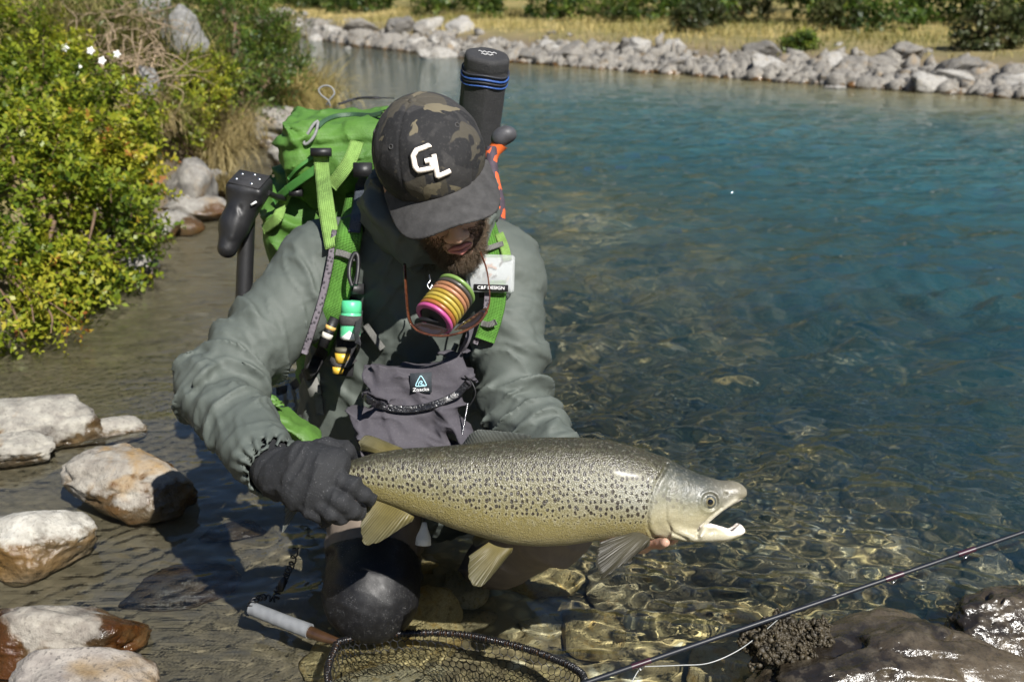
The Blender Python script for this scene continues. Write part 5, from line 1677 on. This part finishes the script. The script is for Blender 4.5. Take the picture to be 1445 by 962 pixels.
# ---- floatant bottle and vials clipped to the right strap
bc = U(495, 452, (onp(496, 452, .048) - CO) @ CF); bu = unit(CU * .96 + CR * .06 - CF * .1)
bot = empty('floatant_bottle', tuple(bc), 'small green and white bottle in a black loop on the right strap', 'bottle')
t = NT('bottle_mat'); s_ = t.sep(t.coord()); _v = t.math('ADD', s_[2], t.math('MULTIPLY', t.math('ABSOLUTE', t.math('SUBTRACT', s_[0], float(bc[0]))), .8))
t.set(base=t.mix(t.rng(_v, float(bc[2]) - .0125, float(bc[2]) - .0115), (.74, .76, .73), (.09, .48, .24)), rough=.35, coat=.3)
part('flask', MB().lathe(bc, bu, [(-.034, 0), (-.034, .012), (-.031, .0168), (-.026, .0175), (.012, .0175), (.015, .0160)], 28).mesh('flask'), t.m, bot)
part('cap', MB().lathe(bc, bu, [(.013, .0165), (.014, .0178), (.032, .0168), (.034, .0145), (.0345, 0)], 28).mesh('cap'), simple('cap_green', (.08, .50, .24), .4, .08, 40, .1), bot)
part('holder_loop', MB().lathe(bc, bu, [(-.008, .0180), (-.007, .0196), (.008, .0196), (.009, .0180)], 28).mesh('holder'), simple('neo_grey', (.035, .033, .032), .85, .3, 200, .5), bot)
part('hanger', MB().box(U(498, 408, (bc - CO) @ CF + .004), A(.019, .006, .009), np.stack([CR, CF, CU], 1)).mesh('hanger', False), MBLK, bot)
loop('carabiner', [U(497, 404, 1.66), U(493, 390, 1.665), U(494, 372, 1.67), U(500, 358, 1.672), U(505, 362, 1.672), U(505, 382, 1.67), U(502, 402, 1.66)], .0038, MBLK, bot)
dvv = (bc - CO) @ CF
v1 = empty('tool_vial', tuple(U(463, 468, dvv)), 'slim black vial with gold and white rings left of the bottle', 'vial')
va = unit(U(473, 444, dvv) - U(452, 492, dvv))
for nm, t0, t1, r, m_ in (('tube', -.028, .026, .0088, MBLK), ('ring', .004, .0105, .0095, simple('gold', (.50, .32, .10), .35, .15, 60)), ('ring', -.012, -.003, .0095, simple('offwhite', (.5, .48, .42), .5, .1, 60))):
    part(nm, MB().lathe(U(464, 468, dvv), va, [(t0, 0), (t0, r), (t1, r), (t1, 0)], 20).mesh(nm), m_, v1)
v2 = empty('yellow_vials', tuple(U(483, 505, dvv)), 'pair of yellow topped pots in a black holder under the bottle', 'pot')
MYE = simple('yellow_cap', (.58, .36, .04), .4, .15, 80, .15)
part('pot', MB().lathe(U(483, 503, dvv), bu, [(-.010, 0), (-.010, .0115), (.006, .0128), (.007, 0)], 22).mesh('pot'), MYE, v2)
part('lid', MB().lathe(U(484, 494, dvv), bu, [(-.004, 0), (-.004, .0135), (.004, .0135), (.005, 0)], 22).mesh('lid'), simple('lid_dark', (.07, .065, .045), .6), v2)
part('pot', MB().lathe(U(477, 521, dvv), bu, [(-.007, 0), (-.007, .009), (.004, .0098), (.005, 0)], 22).mesh('pot'), MYE, v2)
part('holder', MB().ribbon([U(466, 508, dvv + .006), U(476, 514, dvv - .006), U(490, 513, dvv - .006), U(500, 505, dvv + .006)], .013, .003, -CF).mesh('holder', False), simple('neo_grey2', (.05, .047, .045), .85, .3, 200, .5), v2)
part('backing', MB().ribbon([U(494, 420, dvv + .022), U(490, 470, dvv + .022), U(484, 530, dvv + .022)], .034, .004, -CF).mesh('backing', False), MBLKF, v2)

# ---- landing net
hc = G(655, 985, .02)
net = empty('landing_net', tuple(hc), 'wooden landing net with black mesh bag lying in the shallows', 'net')
Lp, Rp = G(482, 905, .03), G(826, 957, .02)
rim = [G(x, y, .028) for x, y in ((476, 906), (500, 900), (540, 896), (580, 893), (620, 892.5), (660, 896), (700, 904), (740, 914), (780, 928), (808, 941), (824, 956), (822, 985), (790, 1025), (720, 1060), (620, 1070), (530, 1045), (482, 1000), (462, 950))]
rimp = spline(rim + rim[:1], 140)[:-1]
MWOOD = simple('net_wood', (.040, .020, .009), .3, .35, 40, .2, .001, coat=.5)
part('hoop', MB().tube(rimp, .0038, 10, True).mesh('hoop'), MWOOD, net, recv=True)
hpts = [G(478, 905, .028), G(452, 897, .03), G(420, 884, .034), G(355, 858, .04)]
part('handle', MB().tube(spline(hpts[:3], 14), np.interp(np.linspace(0, 1, 14), [0, .4, 1], [.006, .009, .0115]), 14).mesh('handle'), MWOOD, net, recv=True)
t = NT('tape'); _c = t.coord(); _w = t.math('SINE', t.math('MULTIPLY', t.sep(_c)[0], 420)); _n = t.noise(_c, 60, 4)
t.set(base=t.mix(_n, (.11, .115, .122), (.20, .208, .215)), rough=.5, normal=t.bump(t.math('ADD', t.math('MULTIPLY', _w, .25), _n), .5, .0012))
part('tape_wrap', MB().tube(spline([G(437, 890, .033), G(400, 876, .037), G(355, 858, .04)], 16), np.linspace(.0128, .0118, 16), 14).mesh('tape'), t.m, net, 'white taped grip', recv=True)
MNET = simple('net_black', (.012, .012, .013), .45, .3, 100, .2)
MBIND = simple('net_binding', (.010, .010, .011), .25, .4, 60, .2)
b = MB(); n = len(rimp); rg = np.random.default_rng(4)
cen = np.mean(rimp, 0)
for k in range(0, n):
    for jj in (0, .5):
        p = rimp[k] * (1 - jj) + rimp[(k + 1) % n] * jj; T = unit(rimp[(k + 1) % n] - rimp[k - 1]); N = unit(np.cross(T, A(0, 0, 1)))
        T2 = unit(T + N * rg.uniform(-.5, .5)); N2 = unit(np.cross(T2, A(0, 0, 1)))
        b.tube([p + (N2 * math.cos(q) + A(0, 0, 1) * math.sin(q)) * .0060 for q in np.arange(8) * .785], .0011, 4, True)
part('binding', b.mesh('binding'), MBIND, net, kind='stuff')
# hexagonal mesh bag
b = MB(); NU, NVv = 66, 11
def bag(u, v):
    th = (u / NU) % 1.0 * n; i = int(th) % n; f_ = th - int(th)
    p = rimp[i] * (1 - f_) + rimp[(i + 1) % n] * f_
    k = v / NVv
    q = p + (cen + A(.02, -.01, 0) - p) * (.10 * k + .62 * k ** 2.2)
    sag = -.105 * math.sin(min(1, k * 1.05) * math.pi / 2) + .012 * math.sin(u * .55 + v) * k + .008 * math.sin(u * .23) 
    return q + A(0, 0, sag)
for i in range(NU):
    for j in range(NVv):
        o_ = .5 * (j % 2)
        a = bag(i + o_, j); b1 = bag(i + o_ + .5, j + .33); c1 = bag(i + o_ + .5, j + 1.0); d1 = bag(i + o_ + 1, j)
        for p, q in ((a, b1), (b1, d1), (b1, c1)):
            b.tube([p, (p + q) / 2, q], .0008, 3, caps=False)
part('mesh_bag', b.mesh('mesh_bag'), MNET, net, 'black hexagonal netting', kind='stuff', recv=False)
# magnet cord curled behind the grip
pts = spline([G(352, 858, .045), G(358, 848, .05), G(372, 842, .03), G(388, 845, .02), G(392, 832, .03), G(400, 822, .05), G(405, 808, .07), G(412, 795, .10), U(418, 770, 1.70)], 120)
T = np.gradient(pts, axis=0); T /= np.linalg.norm(T, axis=1)[:, None]
hel = []
for i in range(len(pts)):
    R = frame(T[i], A(1, .2, .1)); a = i * 1.05; hel.append(pts[i] + R @ A(math.cos(a), math.sin(a), 0) * .0055)
part('coil_cord', MB().tube(np.array(hel), .0016, 5).mesh('coil'), MBLK, net, 'black coiled cord')
part('swivel', MB().lathe(G(398, 824, .05), unit(A(.3, .2, .9)), [(-.014, 0), (-.012, .006), (0, .0075), (.012, .005), (.016, 0)], 14).mesh('swivel'), MBLK, net)

# ---- fly rod across the lower right
rp0, rp1 = A(.129, 1.28, .052), A(.855, 1.46, .207)
rd = unit(rp1 - rp0); st, en = rp0 - rd * .35, rp1 + rd * .55
rod = empty('fly_rod', tuple(rp0), 'thin black fly rod propped on the wet boulder', 'fishing rod')
t = NT('rod_mat'); t.set(base=(.010, .012, .017), rough=.42, spec=.3); MROD = t.m
part('blank', MB().tube([st + (en - st) * k for k in np.linspace(0, 1, 12)], np.linspace(.0046, .0030, 12), 12).mesh('blank'), MROD, rod, recv=True)
MWRAP = simple('wrap', (.028, .008, .016), .35, .3, 100, 0)
for px in (905, 1262, 1362):
    tt = np.linspace(0, 1, 400); pr = st + (en - st) * tt[:, None]; rel = pr - CO
    u_ = IW / 2 + FOC * (rel @ CR) / (rel @ CF); c = pr[np.argmin(np.abs(u_ - px))]
    g_ = part('guide', MB().tube([c + rd * .010, c + A(.0, .0, -.010) + rd * .004, c + A(0, 0, -.012), c + A(0, 0, -.010) - rd * .004, c - rd * .010], .0010, 6).mesh('guide'), MMETAL, rod)
    part('wrap', MB().tube([c - rd * .016, c + rd * .016], .0046, 10).mesh('wrap'), MWRAP, g_)
part('line', MB().tube(spline([G(905, 940, .045), G(960, 938, .05), G(1000, 935, .05), G(1040, 918, .06), G(1075, 893, .075), G(1115, 862, .11), U(1180, 838, 1.60)], 60), .0009, 5).mesh('line'), simple('fly_line', (.30, .31, .30), .4), rod, 'thin pale fly line')
part('line', MB().tube(spline([G(905, 940, .045), G(898, 950, .04), G(890, 965, .03)], 16), .0009, 5).mesh('line'), bpy.data.materials['fly_line'], rod)
# small white toggle under the fish
wt = empty('cord_toggle', tuple(U(597, 765, 1.72)), 'small white plastic toggle dangling below the trout belly', 'toggle')
part('toggle_body', MB().lathe(U(597, 768, 1.72), unit(CU + CR * .06), [(-.003, 0), (0, .014), (.012, .013), (.030, .006), (.038, .004), (.039, 0)], 18).mesh('toggle'), simple('toggle_white', (.62, .62, .60), .5, .15, 60, .2), wt)
part('cord', MB().tube([U(598, 736, 1.72), U(599, 715, 1.73), U(603, 690, 1.75)], .0018, 6).mesh('cord'), MBLK, wt)

# ================================================================== plants
def leaf_mesh(name, P, D, N, L, W, tone, fold=.15):
    """one folded quad per leaf: P base, D direction, N facing"""
    S = np.cross(D, N); S /= np.linalg.norm(S, axis=1)[:, None] + 1e-9
    N2 = np.cross(S, D)
    mid = P + D * (L * .48)[:, None]
    V = np.stack([P, mid + S * (W / 2)[:, None] + N2 * (W * fold)[:, None], P + D * L[:, None] - N2 * (L * .12)[:, None], mid - S * (W / 2)[:, None] + N2 * (W * fold)[:, None]], 1)
    n = len(P); F = np.arange(n * 4).reshape(n, 4)
    me = mesh_np(name, V.reshape(-1, 3), F, False)
    attr(me, 'tone', np.repeat(tone, 4))
    return me

def m_leaf(name, stops, trans=.42, rough=.45):
    t = NT(name); c = t.ramp(t.attr('tone'), stops)
    c = t.mix(t.rng(t.noise(t.geo(), 35, 3), .35, .7, 0, .3), c, tuple(x * .6 for x in stops[0][1]))
    t.set(base=c, rough=rough, spec=.4)
    tr = t.n('BsdfTranslucent'); t.l(c, tr.inputs[0]); mx = t.n('MixShader'); mx.inputs[0].default_value = trans
    t.l(t.b.outputs[0], mx.inputs[1]); t.l(tr.outputs[0], mx.inputs[2]); t.l(mx.outputs[0], t.out.inputs[0])
    return t.m

def rand_unit(rg, n):
    v = rg.normal(size=(n, 3)); return v / np.linalg.norm(v, axis=1)[:, None]

def spray_crown(blobs, n_twig, n_leaf, L, W, seed, up=.35, tl=.13, clumpy=5.0):
    """twigs springing outwards from the blobs' volume, each set with paired leaves"""
    rg = np.random.default_rng(seed)
    vol = np.array([b[1] ** 2.2 for b in blobs]); k = rg.choice(len(blobs), n_twig, p=vol / vol.sum())
    C = np.array([b[0] for b in blobs])[k]; Rr = np.array([b[1] for b in blobs])[k]
    d = rand_unit(rg, n_twig); rad = Rr * rg.uniform(.55, 1.0, n_twig) ** .6
    base = C + d * rad[:, None] * A(1, 1, .9)
    keep = (fbm(base * clumpy, 2, seed) > -.22) if clumpy else np.ones(n_twig, bool)
    base, d = base[keep], d[keep]; n_twig = len(base)
    D = d * .8 + rand_unit(rg, n_twig) * .55 + A(0, 0, up); D /= np.linalg.norm(D, axis=1)[:, None]
    T = tl * rg.uniform(.5, 1.2, n_twig)
    ton = .5 + .45 * fbm(base * 3.2, 2, seed + 3) + rg.normal(0, .10, n_twig)
    Ps, Ds, Ns, Ls, Ws, ts = [], [], [], [], [], []
    S = np.cross(D, rand_unit(rg, n_twig)); S /= np.linalg.norm(S, axis=1)[:, None]
    for j in range(n_leaf):
        f = (j + .5) / n_leaf
        a = j * 2.4
        B2 = np.cross(D, S); side = S * math.cos(a) + B2 * math.sin(a)
        P = base + D * (T * f)[:, None] + A(0, 0, -1) * (T * f * f * .25)[:, None]
        dr = D * .55 + side * .85 + rg.normal(0, .18, (n_twig, 3)); dr /= np.linalg.norm(dr, axis=1)[:, None]
        nn = D * .6 + A(0, 0, .6) - side * .35 + rg.normal(0, .25, (n_twig, 3))
        Ps.append(P); Ds.append(dr); Ns.append(nn); Ls.append(L * rg.uniform(.4, 1.4, n_twig) * (1.1 - .35 * f)); Ws.append(W * rg.uniform(.7, 1.2, n_twig))
        ts.append(ton + .22 * (f - .5) + rg.normal(0, .09, n_twig))
    return [np.concatenate(x) for x in (Ps, Ds, Ns, Ls, Ws)] + [np.clip(np.concatenate(ts), 0, 1)], base, D, T

MSTEM = simple('stem_mat', (.12, .075, .045), .8, .3, 60, .4)
MDRY = simple('dry_twig_mat', (.24, .18, .115), .85, .3, 60, .4)
LEAF_Y = m_leaf('leaf_yellowgreen', [(0, (.035, .070, .008)), (.28, (.09, .145, .012)), (.5, (.20, .25, .016)), (.78, (.36, .36, .028)), (.95, (.44, .33, .04)), (1, (.32, .12, .03))])
LEAF_G = m_leaf('leaf_green', [(0, (.022, .048, .010)), (.4, (.06, .11, .014)), (.75, (.14, .19, .024)), (1, (.27, .27, .04))])
LEAF_O = m_leaf('leaf_olive', [(0, (.016, .026, .010)), (.5, (.05, .068, .020)), (1, (.13, .14, .042))])

def shrub(name, label, blobs, n_twig, n_leaf, L, W, m, seed, roots, group=None, tl=.13, stem_n=14, extra=None, cat='shrub', up=.35):
    rt = np.array(roots)
    e = empty(name, tuple(rt.mean(0)), label, cat, group)
    (P, D, N, Ls, Ws, ts), base, TD, T = spray_crown(blobs, n_twig, n_leaf, L, W, seed, up, tl)
    part('crown', leaf_mesh('crown', P, D, N, Ls, Ws, ts), m, e, kind='stuff')
    rg = np.random.default_rng(seed + 1); b = MB()
    for k in range(stem_n):
        r0 = rt[k % len(rt)] + rg.normal(0, .03, 3) * A(1, 1, 0); tgt = base[rg.integers(len(base))]
        mid = (r0 + tgt) / 2 + rg.normal(0, .04, 3) + A(0, 0, .05)
        b.tube(spline([r0, mid, tgt], 9), np.linspace(.010, .003, 9) * (1 if L < .04 else 2.2), 6)
    for k in rg.choice(len(base), min(len(base), 500), replace=False):
        b.tube([base[k], base[k] + TD[k] * T[k] * .5, base[k] + TD[k] * T[k] * .95 - A(0, 0, T[k] * .22)], [.0018, .0013, .0007], 4, caps=False)
    part('stems', b.mesh('stems'), MSTEM, e, kind='stuff')
    return e

def bank(px, py, d):
    p = U(px, py, d); p[2] = float(land_z(p[:1], p[1:2])[0]); return p

# leafy shrub overhanging the water on the left
B1 = [(U(-30, 395, 3.35), .26), (U(55, 400, 3.45), .20), (U(140, 338, 3.72), .20), (U(60, 300, 3.75), .36), (U(150, 250, 4.05), .16), (U(105, 190, 4.25), .34), (U(0, 200, 4.3), .45), (U(-60, 300, 3.9), .5), (U(120, 252, 4.0), .26), (U(20, 120, 4.6), .36), (U(120, 365, 3.6), .16), (U(-40, 440, 3.2), .2), (U(10, 350, 3.5), .3)]
sh1 = shrub('leafy_shrub', 'big yellow-green leafy shrub hanging over the water at the left edge', B1, 4800, 12, .034, .0175, LEAF_Y, 11, [bank(60, 380, 3.7), bank(0, 330, 3.9), bank(130, 330, 3.95)])
# the low branch reaching over the shallows
BR = [(U(35, 408, 3.15), .10), (U(60, 425, 3.12), .07), (U(85, 440, 3.1), .05), (U(20, 440, 3.1), .08), (U(-15, 430, 3.1), .12)]
(P, D, N, Ls, Ws, ts), base, TD, T = spray_crown(BR, 120, 12, .024, .011, 77, -.1, .13, 0)
part('branch_leaves', leaf_mesh('branch_leaves', P, D, N, Ls, Ws, np.clip(ts + .1, 0, 1)), LEAF_Y, sh1, 'low leafy branch tip', kind='stuff')
b = MB()
for pts in ([U(-20, 370, 3.3), U(25, 395, 3.2), U(60, 420, 3.12), U(108, 452, 3.08)], [U(-20, 385, 3.25), U(15, 430, 3.12), U(30, 470, 3.05), U(36, 478, 3.03)], [U(10, 390, 3.2), U(40, 420, 3.1), U(48, 455, 3.05)], [U(25, 395, 3.2), U(70, 440, 3.1), U(72, 470, 3.08)]):
    b.tube(spline(pts, 14), np.linspace(.0055, .0018, 14), 6)
part('branch', b.mesh('branch'), MSTEM, sh1)
for px, py, d in ((92, 68, 4.3), (128, 72, 4.3), (144, 86, 4.2), (165, 77, 4.4), (110, 95, 4.2)):
    c = U(px, py, d); bq = MB()
    for k in range(5):
        a = k * 1.2566; dr = CR * math.cos(a) + CU * math.sin(a)
        V0 = [c, c + dr * .010 + np.cross(dr, CF) * .007 - CF * .003, c + dr * .020 - CF * .002, c + dr * .010 - np.cross(dr, CF) * .007 - CF * .003]
        V1 = [v + CF * .0012 for v in V0]
        bq.add(np.array(V0 + V1), np.array([(0, 1, 2, 3), (7, 6, 5, 4), (0, 4, 5, 1), (1, 5, 6, 2), (2, 6, 7, 3), (3, 7, 4, 0)]))
    part('flower', bq.mesh('flower', False), bpy.data.materials.get('petal') or simple('petal', (.78, .78, .75), .6, .05, 60), sh1)

# darker shrubs farther up the bank
shrub('bank_shrub', 'dark green shrub beside the tall grey boulder on the left bank', [(U(345, 60, 7.6), .34), (U(305, 110, 7.0), .26), (U(370, 100, 8.0), .28), (U(330, 20, 8.2), .4), (U(390, 75, 8.3), .22), (U(345, 125, 7.4), .2)], 1500, 11, .05, .016, LEAF_G, 21, [bank(340, 120, 7.5), bank(320, 110, 7.4)], tl=.2)
shrub('bank_shrub', 'bright fern-like shrub below the tall grey boulder', [(U(265, 140, 5.6), .16), (U(290, 115, 5.9), .16), (U(245, 165, 5.3), .13), (U(228, 200, 4.9), .10)], 900, 11, .03, .012, LEAF_Y, 23, [bank(262, 165, 5.5), bank(285, 160, 5.8)], tl=.12)
shrub('bank_shrub', 'yellowing bushes along the top left corner of the bank', [(U(60, 20, 5.6), .40), (U(-20, 60, 5.4), .5), (U(150, 10, 6.2), .36), (U(255, 5, 8.2), .4)], 1500, 11, .036, .013, LEAF_G, 25, [bank(60, 90, 5.6), bank(0, 90, 5.6), bank(150, 70, 6.2)], tl=.16)

# grass tussocks
def m_grass(name, stops):
    t = NT(name); c = t.ramp(t.attr('tone'), stops); t.set(base=c, rough=.6, spec=.3)
    tr = t.n('BsdfTranslucent'); t.l(c, tr.inputs[0]); mx = t.n('MixShader'); mx.inputs[0].default_value = .3
    t.l(t.b.outputs[0], mx.inputs[1]); t.l(tr.outputs[0], mx.inputs[2]); t.l(mx.outputs[0], t.out.inputs[0]); return t.m
MGR_D = m_grass('grass_dry', [(0, (.11, .095, .03)), (.35, (.24, .19, .075)), (.7, (.40, .32, .15)), (1, (.52, .44, .24))])
MGR_F = m_grass('grass_far', [(0, (.10, .11, .028)), (.3, (.26, .225, .065)), (.65, (.48, .38, .15)), (1, (.60, .48, .22))])
MGR_G = m_grass('grass_green', [(0, (.045, .065, .015)), (.4, (.12, .13, .03)), (.75, (.26, .22, .07)), (1, (.40, .32, .13))])
def blades(roots, length, width, droop, lean, seed, seg=4):
    rg = np.random.default_rng(seed); n = len(roots)
    az = rg.random(n) * 6.283; out = np.stack([np.cos(az), np.sin(az), 0 * az], 1)
    if lean is not None: out = out + lean; out /= np.linalg.norm(out, axis=1)[:, None] + 1e-9
    side = np.cross(out, A(0, 0, 1)); side /= np.linalg.norm(side, axis=1)[:, None] + 1e-9
    L = length * rg.uniform(.5, 1.2, n); ang = rg.uniform(.05, .55, n); dr = droop * rg.uniform(.5, 1.5, n)
    p = roots.copy(); V = []
    for k in range(seg + 1):
        w = width * (1 - (k / seg) ** 1.5 * .92)
        V += [p - side * w / 2, p + side * w / 2]
        d = out * np.sin(ang)[:, None] + A(0, 0, 1) * np.cos(ang)[:, None]
        p = p + d * (L / seg)[:, None]; ang = ang + dr / seg
    V = np.stack(V, 1); M = 2 * (seg + 1)
    tp = np.array([(2 * k, 2 * k + 1, 2 * k + 3, 2 * k + 2) for k in range(seg)])
    F = (tp[None] + (np.arange(n) * M)[:, None, None]).reshape(-1, 4)
    tone = np.clip(rg.normal(.5, .22, n), 0, 1)
    me = mesh_np('blades', V.reshape(-1, 3), F, False); attr(me, 'tone', np.repeat(tone, M)); return me
TUS = [((250, 60, 6.6), .45, 420, 1.5, MGR_G, 'arching green-gold grass right of the tall grey boulder', .12), ((120, 25, 5.8), .5, 480, 1.2, MGR_G, 'long arching grass at the top edge above the dry twigs', .18), ((350, 30, 9.5), .6, 420, 1.6, MGR_G, 'arching grass behind the dark bank shrub', .2), ((305, 195, 5.7), .30, 700, 2.4, MGR_D, 'pale straw tussock drooping over the big shore boulder', .05), ((290, 160, 6.1), .30, 450, 2.0, MGR_D, 'straw tussock behind the shore boulders', .06),
       ((418, 140, 10.0), .66, 1700, 1.9, MGR_F, 'large yellow-green tussock leaning over the water left of the pack', .16), ((388, 128, 8.8), .5, 1300, 2.0, MGR_F, 'green-gold tussock between dark shrub and river', .12),
       ((330, 160, 6.9), .34, 420, 2.2, MGR_D, 'dry tussock above the brown rock', .07), ((317, 248, 5.3), .13, 200, 1.6, MGR_D, 'little dry tuft between shore rocks', .03),
       ((215, 150, 5.1), .26, 380, 2.3, MGR_D, 'hanging dead grass beside the small dark stone', .05), ((180, 60, 5.6), .40, 500, 1.0, MGR_G, 'upright thin grass at the top of the left bank', .12), ((55, 60, 5.2), .38, 420, .9, MGR_G, 'tall thin grass above the leafy shrub, top left', .16)]
rg = np.random.default_rng(61)
for (px, py, d), ln, n_, dr_, m_, lb, sp in TUS:
    c = bank(px, py, d); p_ = U(px, py, d)
    c[2] = max(c[2], p_[2] - ln * .55) if c[2] < p_[2] else c[2]
    roots = c + rg.normal(0, 1, (n_, 3)) * A(sp, sp, .01)
    me = blades(roots, ln * 1.25, .006 if d < 7 else .010, dr_, A(.45, -.45, 0), int(px))
    o = add('tussock', me, m_, None, lb, 'grass', 'grass tussocks on the left bank')

# dry twigs tangled on the bank
e = empty('dry_bush', tuple(bank(190, 110, 5.2)), 'leafless grey-brown tangle of twigs above the leafy shrub', 'bush')
b = MB()
for k in range(260):
    p = U(rg.uniform(90, 235), rg.uniform(15, 150), rg.uniform(4.9, 5.8)); d = rand_unit(rg, 1)[0] * A(1, 1, .7)
    q = [p]
    for j in range(5): q.append(q[-1] + d * .055); d = unit(d + rg.normal(0, .35, 3) + A(0, 0, -.06))
    b.tube(spline(q, 9), np.linspace(.0034, .0012, 9), 4, caps=False)
part('twigs', b.mesh('twigs'), MDRY, e, kind='stuff')
b = MB()
for k in range(5):
    r0 = bank(190 + k * 6, 120, 5.2); b.tube(spline([r0, U(200 - k * 12, 140 - k * 8, 5.2), U(225 - k * 25, 60 - k * 5, 5.4)], 14), np.linspace(.014, .005, 14), 6)
part('stems', b.mesh('stems'), MDRY, e, kind='stuff')

# ---- far bank: rough grass, shrubs, edge of the wood
rg = np.random.default_rng(71)
n = 42000
x = rg.uniform(-16, 14, n); s_ = 1.0 + 9 * rg.random(n) ** 1.2
y = np.interp(x, [p[0] for p in FAR], [p[1] for p in FAR]) + s_ / .7
cl = fbm(np.stack([x * .9, y * .9, 0 * x], -1), 3, 5)
kp = (rg.random(n) < .45 + .9 * cl + .25 * (s_ > 3)) & (s_ > 1.4 + cl * 2.5)
x, y, s_, cl = x[kp], y[kp], s_[kp], cl[kp]
roots = np.stack([x, y, land_z(x, y) - .01], 1)
me = blades(roots, .19, .014, 1.3, None, 73, 3)
tn = np.clip(.55 + .9 * fbm(roots * .35, 3, 9) + rg.normal(0, .16, len(roots)), 0, 1); me.attributes['tone'].data.foreach_set('value', np.repeat(tn, 8).astype(np.float32))
add('bank_grass', me, MGR_F, None, 'straw and green rough grass covering the far bank', 'grass', None, 'stuff')

FSH = [((1395, 92), 13.3, .34, 'dark round shrub on the far bank near the right edge', LEAF_O), ((985, 58), 18.5, .34, 'dull shrub in the far grass right of centre', LEAF_O), ((1180, 52), 17.5, .30, 'grey-green shrub in the far grass', LEAF_O),
       ((1050, 40), 21, .42, 'olive shrub at the wood edge right of the centre', LEAF_O), ((870, 34), 23, .46, 'bushy shrub at the wood edge right of the rod tube', LEAF_G), ((1130, 72), 14.6, .15, 'small green bush just behind the far boulders', LEAF_G)]
def ground_at(px, py, d):
    p = U(px, py, d); p[2] = float(land_z(p[:1], p[1:2])[0]); return p
for k, ((px, py), d, r, lb, m_) in enumerate(FSH):
    c = ground_at(px, py, d)
    shrub('far_shrub', lb, [(c + A(0, 0, r * .8), r), (c + A(r * .6, .1, r * .55), r * .7), (c + A(-r * .6, 0, r * .6), r * .75)], 420, 8, .075, .04, m_, 300 + k, [c], 'shrubs on the far bank', .2, 6)

blobs = []
for row, (off, hmin, hmax) in enumerate(((8.2, .6, 1.3), (10.5, 1.2, 2.4), (14, 2.2, 5.2))):
    for x0 in np.arange(-24, 24, 1.15 + row * .5):
        xx = x0 + rg.normal(0, .4); yy = float(np.interp(xx, [p[0] for p in FAR], [p[1] for p in FAR])) + off + rg.normal(0, .9) + max(0, 3 - xx) * .12
        zz = float(land_z(np.array([xx]), np.array([yy]))[0]); h = rg.uniform(hmin, hmax)
        for q in range(2 + row):
            rr = h * rg.uniform(.28, .45); blobs.append((A(xx + rg.normal(0, h * .25), yy + rg.normal(0, h * .2), zz + rr * .7 + q * h * .36), rr))
big = [b_ for b_ in blobs if b_[1] > .75]; low_ = [b_ for b_ in blobs if b_[1] <= .75]
q1 = spray_crown(low_, 17000, 6, .115, .075, 401, .2, .26, 0)[0]; q2 = spray_crown(big, 7000, 6, .19, .11, 403, .2, .36, 1.1)[0]
P, D, N, Ls, Ws, ts = [np.concatenate([u1, u2]) for u1, u2 in zip(q1, q2)]
me = leaf_mesh('wood', P, D, N, Ls, Ws, np.clip(ts * 1.2 - .25, 0, 1))
add('woodland', me, LEAF_G, None, 'dark green edge of the wood beyond the far grass', 'wood', None, 'stuff')
